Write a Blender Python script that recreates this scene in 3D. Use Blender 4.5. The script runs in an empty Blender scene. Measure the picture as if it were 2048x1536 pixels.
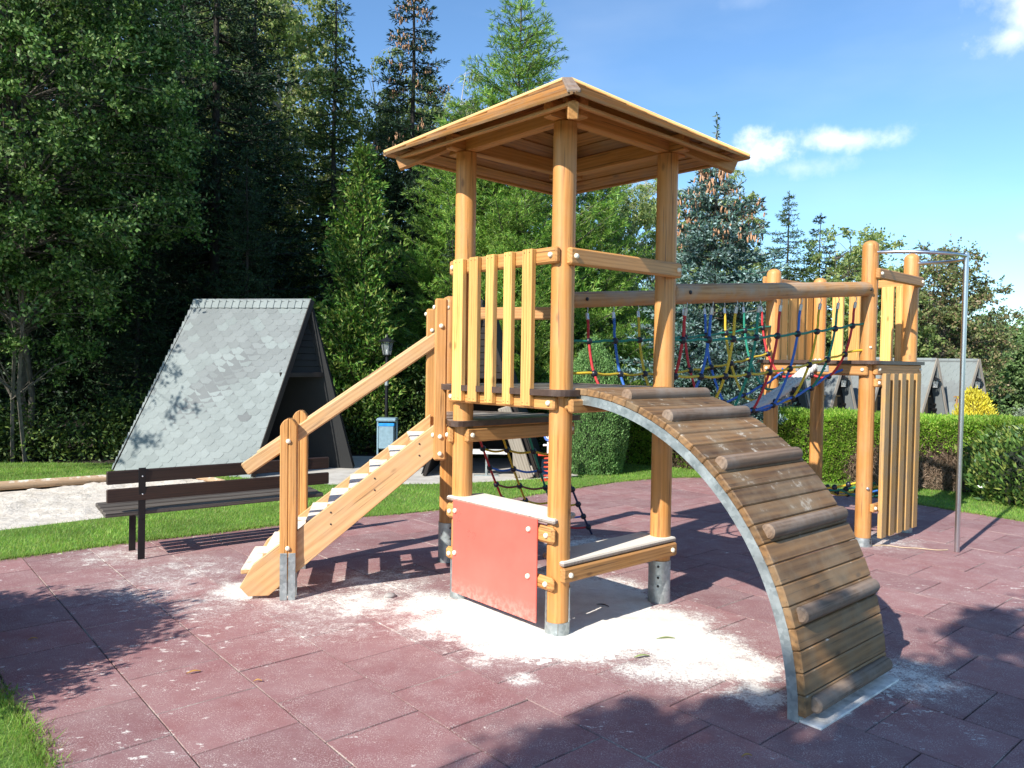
import bpy, bmesh, math, random
import numpy as np
from mathutils import Vector, Matrix
from mathutils.geometry import delaunay_2d_cdt

random.seed(7)
rng = np.random.default_rng(7)
SC = bpy.context.scene
COL = SC.collection
PI = math.pi

# ------------------------------------------------------------------ camera
def set_camera():
    pitch, roll = 0.0291, 0.0150
    cp, sp, cr, sr = math.cos(pitch), math.sin(pitch), math.cos(roll), math.sin(roll)
    fwd = Vector((0, cp, -sp)); up = Vector((0, sp, cp)); rt = Vector((1, 0, 0))
    r2 = cr*rt + sr*up; u2 = -sr*rt + cr*up
    cd = bpy.data.cameras.new('camera'); cam = bpy.data.objects.new('camera', cd); COL.objects.link(cam)
    m = Matrix((r2, u2, -fwd)).transposed().to_4x4(); m.translation = Vector((0, 0, 1.714))
    cam.matrix_world = m
    cd.sensor_width = 36; cd.lens = 36*1533.07/2048; cd.clip_end = 3000; cd.clip_start = 0.05
    SC.camera = cam
set_camera()
SC.view_settings.view_transform = 'Standard'; SC.view_settings.look = 'None'
SC.view_settings.gamma = 1; SC.view_settings.exposure = 0.70
SC.view_settings.use_curve_mapping = False

# ------------------------------------------------------------------ sun and sky
SUN_AZ = math.radians(49.0)      # direction the light travels, over the ground
SUN_EL = math.radians(36.5)
sd = bpy.data.lights.new('sun', 'SUN'); so = bpy.data.objects.new('sun', sd); COL.objects.link(so)
sd.energy = 5.0; sd.angle = math.radians(0.53); sd.color = (1.0, 0.955, 0.87)
ldir = Vector((math.cos(SUN_AZ)*math.cos(SUN_EL), math.sin(SUN_AZ)*math.cos(SUN_EL), -math.sin(SUN_EL)))
so.rotation_euler = ldir.to_track_quat('-Z', 'Y').to_euler(); so.location = (-20, -20, 20)

world = bpy.data.worlds.new('World'); SC.world = world; world.use_nodes = True
def build_world():
    nt = world.node_tree; nt.nodes.clear(); N = nt.nodes; Lk = nt.links
    out = N.new('ShaderNodeOutputWorld'); bg = N.new('ShaderNodeBackground'); Lk.new(bg.outputs[0], out.inputs[0])
    sky = N.new('ShaderNodeTexSky'); sky.sky_type = 'NISHITA'; sky.sun_disc = False
    sky.sun_elevation = SUN_EL; sky.sun_rotation = math.atan2(-math.cos(SUN_AZ), -math.sin(SUN_AZ))
    sky.altitude = 400; sky.air_density = 1.0; sky.dust_density = 0.25; sky.ozone_density = 2.2
    bg.inputs[1].default_value = 0.122
    tc = N.new('ShaderNodeTexCoord')
    def vdot(vec):
        n = N.new('ShaderNodeVectorMath'); n.operation = 'DOT_PRODUCT'; Lk.new(tc.outputs['Generated'], n.inputs[0]); n.inputs[1].default_value = vec; return n.outputs['Value']
    def mth(op, a, b=None, c=None, clamp=False):
        n = N.new('ShaderNodeMath'); n.operation = op; n.use_clamp = clamp
        for i, v in enumerate((a, b, c)):
            if v is None: continue
            if isinstance(v, (int, float)): n.inputs[i].default_value = v
            else: Lk.new(v, n.inputs[i])
        return n.outputs[0]
    noise = N.new('ShaderNodeTexNoise'); Lk.new(tc.outputs['Generated'], noise.inputs['Vector'])
    noise.inputs['Scale'].default_value = 22; noise.inputs['Detail'].default_value = 10; noise.inputs['Roughness'].default_value = .62
    big = N.new('ShaderNodeTexNoise'); Lk.new(tc.outputs['Generated'], big.inputs['Vector'])
    big.inputs['Scale'].default_value = 5; big.inputs['Detail'].default_value = 5
    nz = mth('ADD', mth('MULTIPLY', mth('SUBTRACT', noise.outputs['Fac'], .5), 3.2), mth('MULTIPLY', mth('SUBTRACT', big.outputs['Fac'], .5), 1.6))
    total = None
    # clouds: azimuth (tan of angle right of +Y), elevation tan, half sizes, softness, gain
    for (tx, tz, hx, hz, soft, gain) in [(.328, .276, .052, .030, .9, .95), (.425, .292, .075, .017, .8, .75), (.365, .256, .075, .018, .8, .35),
                                   (.70, .50, .095, .065, .5, 1.0), (.632, .425, .055, .030, .6, .8), (.665, .46, .055, .055, .5, .95), (.665, .172, .02, .012, .8, .35), (.30, .47, .05, .015, .5, .12),
                                   (-1.1, .5, .2, .07, .8, .8), (1.2, .35, .2, .05, .8, .8), (.9, .2, .15, .03, .8, .6), (-2.2, .5, .3, .09, .8, .8)]:
        f = Vector((tx, 1, tz)).normalized(); r = Vector((0, 0, 1)); r = f.cross(r).normalized(); u = r.cross(f).normalized()
        k = 1/math.sqrt(1+tx*tx+tz*tz)
        x = mth('DIVIDE', vdot(r), hx*k*(1+tx*tx)**.5*1.0); z = mth('DIVIDE', vdot(u), hz*k*1.05)
        # flatter base: stretch below
        rr = mth('SQRT', mth('ADD', mth('MULTIPLY', x, x), mth('MULTIPLY', z, z)))
        v = mth('SUBTRACT', mth('ADD', 1.0, mth('MULTIPLY', nz, soft)), rr)
        mr = N.new('ShaderNodeMapRange'); mr.interpolation_type = 'SMOOTHSTEP'; Lk.new(v, mr.inputs[0])
        mr.inputs[1].default_value = -.1; mr.inputs[2].default_value = 1.15; mr.inputs[3].default_value = 0; mr.inputs[4].default_value = gain
        front = mth('GREATER_THAN', vdot(f), .3)
        m = mth('MULTIPLY', mr.outputs[0], front)
        total = m if total is None else mth('MAXIMUM', total, m)
    # thin high veil
    mp = N.new('ShaderNodeMapping'); mp.inputs['Scale'].default_value = (2.0, 2.0, 6.0); Lk.new(tc.outputs['Generated'], mp.inputs['Vector'])
    veil = N.new('ShaderNodeTexNoise'); Lk.new(mp.outputs[0], veil.inputs['Vector']); veil.inputs['Scale'].default_value = 1.7; veil.inputs['Detail'].default_value = 7
    vr = N.new('ShaderNodeMapRange'); Lk.new(veil.outputs['Fac'], vr.inputs[0]); vr.inputs[1].default_value = .46; vr.inputs[2].default_value = .8; vr.inputs[4].default_value = .10
    total = mth('MAXIMUM', total, vr.outputs[0])
    mix = N.new('ShaderNodeMix'); mix.data_type = 'RGBA'; Lk.new(total, mix.inputs['Factor'])
    hs = N.new('ShaderNodeMix'); hs.data_type = 'RGBA'; hs.blend_type = 'MULTIPLY'; hs.inputs['Factor'].default_value = 1
    Lk.new(sky.outputs[0], hs.inputs[6]); hs.inputs[7].default_value = SKY_TINT
    Lk.new(hs.outputs[2], mix.inputs[6]); mix.inputs[7].default_value = (7.0, 7.4, 7.8, 1)
    Lk.new(mix.outputs[2], bg.inputs[0])
SKY_TINT = (0.80, 1.01, 1.14, 1)
build_world()

# ------------------------------------------------------------------ helpers
WORLD = {}
def tagk(o, label=None, cat=None, group=None, kind=None):
    if label: o['label'] = label
    if cat: o['category'] = cat
    if group: o['group'] = group
    if kind: o['kind'] = kind
    return o
def T(x, y=None, z=0.0):
    if y is None: x, y, z = x
    return Matrix.Translation((x, y, z))
def place(o, parent, M):
    M = M.copy(); WORLD[o.name] = M
    if parent is not None:
        o.parent = parent
        o.matrix_local = WORLD[parent.name].inverted() @ M
    else:
        o.matrix_world = M
def empty(name, loc, label, cat, group=None, rz=0.0):
    o = bpy.data.objects.new(name, None); COL.objects.link(o); o.empty_display_size = .2
    place(o, None, T(*loc) @ Matrix.Rotation(rz, 4, 'Z')); tagk(o, label, cat, group); return o
def ob(name, mesh, parent=None, M=None):
    o = bpy.data.objects.new(name, mesh); COL.objects.link(o); place(o, parent, M or Matrix.Identity(4)); return o
def axes(zdir, xh=None):
    z = Vector(zdir).normalized()
    if xh is None: xh = Vector((1, 0, 0)) if abs(z.x) < .9 else Vector((0, 1, 0))
    xh = Vector(xh); y = z.cross(xh).normalized(); x = y.cross(z).normalized()
    return Matrix((x, y, z)).transposed().to_4x4()
_mc = {}
def box_mesh(sx, sy, sz, bev, mat):
    key = ('b', round(sx, 3), round(sy, 3), round(sz, 3), round(bev, 4), mat.name)
    if key in _mc: return _mc[key]
    bm = bmesh.new(); bmesh.ops.create_cube(bm, size=1)
    bmesh.ops.scale(bm, vec=(sx, sy, sz), verts=bm.verts)
    if bev > 0: bmesh.ops.bevel(bm, geom=bm.edges[:], offset=bev, segments=1, affect='EDGES', profile=.5)
    me = bpy.data.meshes.new('box'); bm.to_mesh(me); bm.free(); me.materials.append(mat); _mc[key] = me
    return me
def beam(name, p, q, w, h, mat, parent, xh=(0, 0, 1), bev=.004):
    """board from p to q; h measured along xh, w across it. local Z runs along the grain"""
    p, q = Vector(p), Vector(q); L = (q-p).length
    me = box_mesh(h, w, L, bev, mat)
    M = axes(q-p, xh); M.translation = (p+q)/2
    return ob(name, me, parent, M)
def smooth(me, ang=40):
    me.polygons.foreach_set('use_smooth', [True]*len(me.polygons))
    try: me.set_sharp_from_angle(angle=math.radians(ang))
    except Exception: pass
def lathe_mesh(prof, seg, mat, caps=True):
    key = ('l', tuple((round(a, 4), round(b, 4)) for a, b in prof), seg, mat.name)
    if key in _mc: return _mc[key]
    V = []; Fs = []
    for r, z in prof:
        for i in range(seg):
            a = 2*PI*i/seg; V.append((r*math.cos(a), r*math.sin(a), z))
    for j in range(len(prof)-1):
        for i in range(seg):
            i2 = (i+1) % seg; Fs.append((j*seg+i, j*seg+i2, (j+1)*seg+i2, (j+1)*seg+i))
    if caps:
        Fs.append(tuple(range(seg))[::-1]); Fs.append(tuple((len(prof)-1)*seg+i for i in range(seg)))
    me = bpy.data.meshes.new('lathe'); me.from_pydata(V, [], Fs); me.materials.append(mat); smooth(me); _mc[key] = me
    return me
def rod(name, p, q, r, mat, parent, seg=20, dome0=False, dome1=False, bev=None, taper=1.0):
    p, q = Vector(p), Vector(q); L = (q-p).length; bev = bev if bev is not None else r*.12
    prof = []
    if dome0: prof += [(r*.02, 0), (r*.35, r*.05), (r*.7, r*.22), (r*.93, r*.5), (r, r*.8)]
    else: prof += [(r-bev, 0), (r, bev)]
    r1 = r*taper
    prof += [((r+r1)/2, L/2)]
    if dome1: prof += [(r1, L-r1*.8), (r1*.93, L-r1*.5), (r1*.7, L-r1*.22), (r1*.35, L-r1*.05), (r1*.02, L)]
    else: prof += [(r1, L-bev), (r1-bev, L)]
    me = lathe_mesh(prof, seg, mat)
    M = axes(q-p); M.translation = p
    return ob(name, me, parent, M)
def tube_mesh(pts, r, mat, seg=8, closed=False, name='tube'):
    pts = [Vector(p) for p in pts]; n = len(pts); V = []; Fs = []
    up = None
    for i, p in enumerate(pts):
        if closed: t = (pts[(i+1) % n]-pts[i-1]).normalized()
        else: t = (pts[min(i+1, n-1)]-pts[max(i-1, 0)]).normalized()
        if up is None: up = Vector((0, 0, 1)) if abs(t.z) < .9 else Vector((1, 0, 0))
        x = t.cross(up).normalized(); y = x.cross(t).normalized(); up = y
        rr = r[i] if isinstance(r, (list, tuple)) else r
        for k in range(seg):
            a = 2*PI*k/seg; V.append(p+rr*(math.cos(a)*x+math.sin(a)*y))
    for i in range(n if closed else n-1):
        for k in range(seg):
            k2 = (k+1) % seg; i2 = (i+1) % n
            Fs.append((i*seg+k, i*seg+k2, i2*seg+k2, i2*seg+k))
    if not closed:
        Fs.append(tuple(range(seg))[::-1]); Fs.append(tuple((n-1)*seg+k for k in range(seg)))
    me = bpy.data.meshes.new(name); me.from_pydata([tuple(v) for v in V], [], Fs); me.materials.append(mat); smooth(me, 60)
    return me
def tube(name, pts, r, mat, parent, seg=8, closed=False):
    """tube object with its origin at its first point"""
    o0 = Vector(pts[0])
    me = tube_mesh([Vector(p)-o0 for p in pts], r, mat, seg, closed)
    return ob(name, me, parent, T(*o0))
def prism_mesh(poly, z0, z1, mat, bev=0.0):
    """poly: 2-D polygon (ccw) in local xy, extruded z0..z1"""
    bm = bmesh.new(); vs = [bm.verts.new((x, y, z0)) for x, y in poly]; f = bm.faces.new(vs)
    r = bmesh.ops.extrude_face_region(bm, geom=[f]); nv = [v for v in r['geom'] if isinstance(v, bmesh.types.BMVert)]
    bmesh.ops.translate(bm, verts=nv, vec=(0, 0, z1-z0)); bmesh.ops.recalc_face_normals(bm, faces=bm.faces)
    if bev > 0: bmesh.ops.bevel(bm, geom=bm.edges[:], offset=bev, segments=1, affect='EDGES', profile=.5)
    me = bpy.data.meshes.new('prism'); bm.to_mesh(me); bm.free(); me.materials.append(mat); return me
def clip(poly, n, d):
    """keep the part of a convex polygon where n.p <= d"""
    out = []
    for i in range(len(poly)):
        a, b = poly[i], poly[(i+1) % len(poly)]
        da, db = n[0]*a[0]+n[1]*a[1]-d, n[0]*b[0]+n[1]*b[1]-d
        if da <= 0: out.append(a)
        if (da < 0) != (db < 0) and abs(da-db) > 1e-9:
            t = da/(da-db); out.append((a[0]+(b[0]-a[0])*t, a[1]+(b[1]-a[1])*t))
    return out
def quad_mesh(name, Q, mat):
    """Q: (n,4,3) array of loose quads"""
    Q = np.ascontiguousarray(Q, dtype=np.float32); n = len(Q)
    me = bpy.data.meshes.new(name); me.vertices.add(n*4); me.vertices.foreach_set('co', Q.reshape(-1))
    me.loops.add(n*4); me.loops.foreach_set('vertex_index', np.arange(n*4, dtype=np.int32))
    me.polygons.add(n); me.polygons.foreach_set('loop_start', np.arange(0, n*4, 4, dtype=np.int32))
    me.update(calc_edges=True)
    me.materials.append(mat); return me
def tri_mesh(name, Q, mat):
    Q = np.ascontiguousarray(Q, dtype=np.float32); n = len(Q)
    me = bpy.data.meshes.new(name); me.vertices.add(n*3); me.vertices.foreach_set('co', Q.reshape(-1))
    me.loops.add(n*3); me.loops.foreach_set('vertex_index', np.arange(n*3, dtype=np.int32))
    me.polygons.add(n); me.polygons.foreach_set('loop_start', np.arange(0, n*3, 3, dtype=np.int32))
    me.update(calc_edges=True); me.materials.append(mat); return me

# ------------------------------------------------------------------ materials
class NT:
    def __init__(s, name):
        s.m = bpy.data.materials.new(name); s.m.use_nodes = True; s.nt = s.m.node_tree
        s.N = s.nt.nodes; s.b = s.N['Principled BSDF']; s.out = s.N['Material Output']
    def link(s, a, b): s.nt.links.new(a, b)
    def n(s, t, **kw):
        x = s.N.new(t)
        for k, v in kw.items(): setattr(x, k, v)
        return x
    def math(s, op, a, b=None, c=None, clamp=False):
        n = s.n('ShaderNodeMath', operation=op, use_clamp=clamp)
        for i, v in enumerate((a, b, c)):
            if v is None: continue
            if isinstance(v, (int, float)): n.inputs[i].default_value = v
            else: s.link(v, n.inputs[i])
        return n.outputs[0]
    def coord(s, which='Object', scale=(1, 1, 1), rnd=0.0, rot=None):
        if which == 'World': src = s.n('ShaderNodeNewGeometry').outputs['Position']
        else: src = s.n('ShaderNodeTexCoord').outputs[which]
        mp = s.n('ShaderNodeMapping'); mp.inputs['Scale'].default_value = scale
        if rot: mp.inputs['Rotation'].default_value = rot
        if rnd:
            oi = s.n('ShaderNodeObjectInfo'); v = s.n('ShaderNodeVectorMath', operation='SCALE'); v.inputs[0].default_value = (13.1, 7.7, 19.3)
            s.link(oi.outputs['Random'], v.inputs['Scale']); ad = s.n('ShaderNodeVectorMath', operation='ADD')
            s.link(src, ad.inputs[0]); s.link(v.outputs[0], ad.inputs[1]); src = ad.outputs[0]
        s.link(src, mp.inputs['Vector']); return mp.outputs[0]
    def noise(s, vec, scale, detail=4, rough=.55, dist=0.0):
        n = s.n('ShaderNodeTexNoise'); s.link(vec, n.inputs['Vector']); n.inputs['Scale'].default_value = scale
        n.inputs['Detail'].default_value = detail; n.inputs['Roughness'].default_value = rough; n.inputs['Distortion'].default_value = dist
        return n.outputs['Fac']
    def ramp(s, fac, stops, interp='LINEAR'):
        n = s.n('ShaderNodeValToRGB'); n.color_ramp.interpolation = interp; e = n.color_ramp.elements
        while len(e) < len(stops): e.new(.5)
        for i, (p, c) in enumerate(stops):
            e[i].position = p; e[i].color = (c, c, c, 1) if isinstance(c, (int, float)) else (*c, 1)
        s.link(fac, n.inputs[0]); return n.outputs[0]
    def mix(s, fac, a, b, blend='MIX'):
        n = s.n('ShaderNodeMix', data_type='RGBA', blend_type=blend)
        for i, v in ((0, fac), (6, a), (7, b)):
            if isinstance(v, (int, float)): n.inputs[i].default_value = v
            elif isinstance(v, tuple): n.inputs[i].default_value = (*v, 1)
            else: s.link(v, n.inputs[i])
        return n.outputs[2]
    def maprange(s, v, a, b, c=0, d=1, smooth=False):
        n = s.n('ShaderNodeMapRange'); s.link(v, n.inputs[0])
        if smooth: n.interpolation_type = 'SMOOTHSTEP'
        for i, x in zip((1, 2, 3, 4), (a, b, c, d)): n.inputs[i].default_value = x
        return n.outputs[0]
    def bump(s, h, strength, dist=.01):
        n = s.n('ShaderNodeBump'); n.inputs['Strength'].default_value = strength; n.inputs['Distance'].default_value = dist
        s.link(h, n.inputs['Height']); s.link(n.outputs[0], s.b.inputs['Normal'])
    def set(s, **kw):
        for k, v in kw.items():
            i = s.b.inputs[k.replace('_', ' ')]
            if isinstance(v, (int, float)): i.default_value = v
            elif isinstance(v, tuple): i.default_value = (*v, 1) if len(v) == 3 else v
            else: s.link(v, i)
        return s.m

def wood(name, dark, light, grain=30, var=.25, grey=0.0, rough=.55, knots=True, greycol=(.30, .27, .24), sandy=0.0):
    s = NT(name)
    v = s.coord('Object', (1, 1, .075), rnd=1)
    n1 = s.noise(v, grain, 5, .6, .6)
    v2 = s.coord('Object', (1, 1, .16), rnd=1)
    w = s.n('ShaderNodeTexWave'); w.wave_type = 'RINGS'; w.rings_direction = 'Z'; s.link(v2, w.inputs['Vector'])
    w.inputs['Scale'].default_value = grain*.55; w.inputs['Distortion'].default_value = 5; w.inputs['Detail'].default_value = 3; w.inputs['Detail Scale'].default_value = .8
    fine = s.noise(s.coord('Object', (1, 1, .035), rnd=1), grain*4.5, 3, .6)
    fac = s.math('ADD', s.math('MULTIPLY', n1, .50), s.math('ADD', s.math('MULTIPLY', w.outputs['Fac'], .16), s.math('MULTIPLY', fine, .34)))
    c = s.ramp(fac, [(.30, dark), (.62, light)])
    big = s.noise(s.coord('Object', (1, 1, .3), rnd=1), 3.2, 3)
    c = s.mix(s.maprange(big, .35, .7, 0, .55), c, tuple(x*.82 for x in light))
    if knots:
        vo = s.n('ShaderNodeTexVoronoi'); s.link(s.coord('Object', (1, 1, .42), rnd=1), vo.inputs['Vector']); vo.inputs['Scale'].default_value = 6.5
        k = s.maprange(vo.outputs['Distance'], .035, .12, 1, 0, True)
        c = s.mix(s.math('MULTIPLY', k, .72), c, tuple(x*.5 for x in dark))
    # fine cracks
    cr = s.noise(s.coord('Object', (1, 1, .02), rnd=1), 75, 3, .6)
    c = s.mix(s.maprange(cr, .605, .67, 0, .7), c, tuple(x*.28 for x in dark))
    oi = s.n('ShaderNodeObjectInfo')
    c = s.mix(1.0, c, s.ramp(oi.outputs['Random'], [(0, 1-var), (.5, 1.0), (1, 1+var*.5)]), 'MULTIPLY')
    if grey:
        g = s.noise(s.coord('World', (1, 1, 1)), 4.5, 6, .65)
        c = s.mix(s.maprange(g, .42, .68, 0, grey), c, greycol)
    if sandy:
        geo = s.n('ShaderNodeNewGeometry'); sep = s.n('ShaderNodeSeparateXYZ'); s.link(geo.outputs['Normal'], sep.inputs[0])
        sn = s.noise(s.coord('World', (1, 1, 1)), 9, 8, .7)
        f = s.math('MULTIPLY', s.maprange(sep.outputs['Z'], .45, .9), s.maprange(sn, .60-.30*sandy, .70-.24*sandy), clamp=True)
        c = s.mix(f, c, (.74, .69, .60))
    s.bump(s.math('ADD', s.math('MULTIPLY', fine, .6), s.math('MULTIPLY', cr, .5)), .2, .002)
    return s.set(Base_Color=c, Roughness=rough)

M_POST = wood('larch_post_wood', (.41, .158, .033), (.64, .295, .082), 22, .14, rough=.5, grey=.18, greycol=(.46, .33, .21))
M_BEAM = wood('larch_beam_wood', (.38, .155, .036), (.61, .30, .095), 26, .22, rough=.52, grey=.15, greycol=(.40, .27, .16))
M_SLAT = wood('larch_slat_wood', (.52, .225, .050), (.84, .48, .150), 26, .36, rough=.5)
M_STAIR = wood('pale_stair_wood', (.44, .215, .075), (.66, .39, .175), 20, .12, rough=.6, grey=.3, greycol=(.48, .35, .24))
M_ROOFW = wood('roof_board_wood', (.27, .115, .032), (.56, .29, .095), 30, .4, rough=.55, grey=.35)
M_ROOFCAP = wood('sunlit_ridge_board_wood', (.56, .30, .10), (.84, .56, .24), 26, .1, rough=.55)  # hip caps paler than the roof boards: sunlit edge put into the colour
M_WALLSLAT = wood('worn_slat_wood', (.34, .17, .045), (.56, .33, .115), 34, .2, grey=.5, greycol=(.25, .20, .15))
M_RAMP = wood('weathered_ramp_wood', (.085, .042, .017), (.275, .145, .055), 15, .38, grey=.6, greycol=(.27, .20, .12), rough=.62, sandy=.02)
M_GRIP = wood('weathered_grip_wood', (.12, .072, .045), (.26, .17, .11), 24, .12, grey=.8, greycol=(.27, .22, .18), rough=.8, sandy=.0)
M_LOG = wood('weathered_log_wood', (.36, .155, .045), (.60, .32, .125), 22, .08, grey=.75, greycol=(.40, .32, .24), rough=.65)
M_SHELF = wood('sandy_shelf_wood', (.22, .16, .12), (.38, .30, .24), 24, .1, grey=.6, rough=.8, sandy=1.3, knots=False)
M_TREAD = wood('sandy_tread_wood', (.40, .22, .09), (.62, .38, .18), 24, .1, rough=.8, sandy=1.0, knots=False)
M_BENCHW = wood('dark_bench_wood', (.012, .006, .004), (.045, .022, .014), 34, .2, knots=False, rough=.5)
M_BENCHS = wood('dark_bench_seat_wood', (.045, .038, .032), (.12, .10, .085), 34, .2, knots=False, rough=.6)
M_BARKPALE = wood('grey_weathered_beam', (.17, .14, .11), (.36, .31, .25), 18, .1, knots=False, rough=.85)
M_DOOR = wood('brown_door_wood', (.26, .12, .045), (.46, .25, .10), 26, .2, knots=False)
M_BORDER = wood('weathered_border_wood', (.26, .15, .08), (.48, .32, .19), 20, .15, knots=False, rough=.8, sandy=.3)

def deck_mat():
    s = NT('dark_ribbed_deck'); n = s.noise(s.coord('Object', (1, 1, 1), rnd=1), 14, 4)
    w = s.noise(s.coord('World', (1, 1, 1)), 5, 6, .65)
    c = s.ramp(n, [(.3, (.050, .028, .020)), (.7, (.10, .062, .046))])
    geo = s.n('ShaderNodeNewGeometry'); sep = s.n('ShaderNodeSeparateXYZ'); s.link(geo.outputs['Normal'], sep.inputs[0])
    c = s.mix(s.math('MULTIPLY', s.maprange(w, .42, .62, .1, .8), s.maprange(sep.outputs['Z'], .6, .95)), c, (.42, .38, .34))
    return s.set(Base_Color=c, Roughness=.42)
M_DECK = deck_mat()
def simple(name, col, rough=.5, metal=0.0, ns=20, var=.15, bump=0.0, **kw):
    s = NT(name); n = s.noise(s.coord('Object', (1, 1, 1), rnd=1), ns, 4)
    c = s.ramp(n, [(.3, tuple(x*(1-var) for x in col)), (.7, tuple(min(1, x*(1+var)) for x in col))])
    if bump: s.bump(n, bump, .01)
    return s.set(Base_Color=c, Roughness=rough, Metallic=metal, **kw)
def galv():
    s = NT('galvanised_steel'); v = s.n('ShaderNodeTexVoronoi'); s.link(s.coord('Object', (1, 1, 1), rnd=1), v.inputs['Vector']); v.inputs['Scale'].default_value = 45
    n = s.noise(s.coord('Object', (1, 1, 1), rnd=1), 8, 5)
    f = s.math('ADD', s.math('MULTIPLY', v.outputs['Color'], .4), s.math('MULTIPLY', n, .6))
    c = s.ramp(f, [(.3, (.30, .34, .34)), (.7, (.50, .54, .53))])
    return s.set(Base_Color=c, Roughness=s.ramp(n, [(.3, .38), (.7, .6)]), Metallic=.75)
M_GALV = galv()
M_STAINLESS = simple('brushed_stainless', (.62, .62, .63), .28, 1.0, 60, .05)
M_CAP = simple('ivory_plastic_cap', (.80, .74, .58), .35, 0, 8, .04)
M_BLACKBOLT = simple('black_plastic_bolt', (.02, .02, .022), .4)
M_KNOT = simple('black_plastic_knot', (.012, .012, .02), .38)
M_FERRULE = simple('aluminium_ferrule', (.55, .55, .56), .4, .9)
def redmat():
    s = NT('red_laminate_panel'); P = s.coord('Object', (1, 1, 1)); n = s.noise(P, 3, 6, .6); f = s.noise(s.coord('Object', (6, 6, 1)), 14, 6, .75); e = s.noise(P, 28, 5, .7)
    c = s.ramp(n, [(.3, (.70, .115, .085)), (.7, (.77, .145, .11))])
    c = s.mix(s.maprange(f, .68, .76, 0, .22), c, (.80, .36, .30)); c = s.mix(s.maprange(e, .62, .75, 0, .22), c, (.50, .075, .06))
    sp = s.n('ShaderNodeSeparateXYZ'); s.link(s.coord('World'), sp.inputs[0])
    d = s.math('MULTIPLY', s.maprange(sp.outputs[2], .20, .06, 0, .30), s.maprange(e, .42, .6), clamp=True); c = s.mix(d, c, (.78, .58, .50))
    return s.set(Base_Color=c, Roughness=s.ramp(n, [(.3, .24), (.7, .4)]))
M_RED = redmat()
def rope(name, col):
    s = NT(name); v = s.coord('Object', (1, 1, 1)); w = s.n('ShaderNodeTexWave'); s.link(v, w.inputs['Vector']); w.bands_direction = 'DIAGONAL'; w.inputs['Scale'].default_value = 60
    c = s.mix(w.outputs['Fac'], tuple(x*.7 for x in col), col); s.bump(w.outputs['Fac'], .35, .003)
    return s.set(Base_Color=c, Roughness=.6)
RC = dict(red=rope('red_rope', (.58, .03, .035)), blue=rope('blue_rope', (.035, .16, .55)), yellow=rope('yellow_rope', (.72, .50, .03)),
          green=rope('green_rope', (.01, .25, .16)), white=rope('white_rope', (.68, .65, .58)), brown=rope('dark_red_rope', (.22, .05, .035)), navy=rope('dark_blue_rope', (.02, .03, .10)))

# rubber tiles with wind-blown sand (world-space stains)
SAND = [((-.45, 4.95), .30, .65), ((.1, 4.75), .4, 1.0), ((.3, 5.75), .5, 1.1), ((1.0, 4.3), .28, .75), ((-1.05, 5.35), .34, .62), ((-2.0, 5.30), .40, .30), ((-2.6, 5.6), .45, .34), ((-1.2, 4.9), .35, .34), ((-.15, 4.35), .10, .62), ((.08, 4.1), .09, .6), ((.75, 4.25), .16, .6), ((-.55, 5.35), .30, .75), ((-.15, 5.05), .42, 1.0), ((.25, 5.25), .62, 1.15), ((.45, 4.78), .42, 1.0), ((.9, 4.95), .42, 1.1), ((1.15, 4.6), .30, 1.05),
        ((1.32, 4.3), .24, .8), ((1.30, 3.95), .16, .65), ((.65, 5.7), .42, .85), ((-1.45, 5.4), .38, .45), ((-1.95, 5.6), .26, .75), ((-1.0, 5.75), .42, .5),
        ((.75, 7.1), .40, .60), ((1.6, 3.82), .10, 1.15), ((1.75, 3.98), .10, 1.2), ((1.9, 4.13), .10, 1.15), ((2.05, 4.28), .10, 1.1), ((2.2, 4.2), .28, .55), ((-2.6, 6.1), .5, .36), ((-3.4, 6.5), .35, .38), ((3.6, 7.6), .4, .50)]
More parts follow.
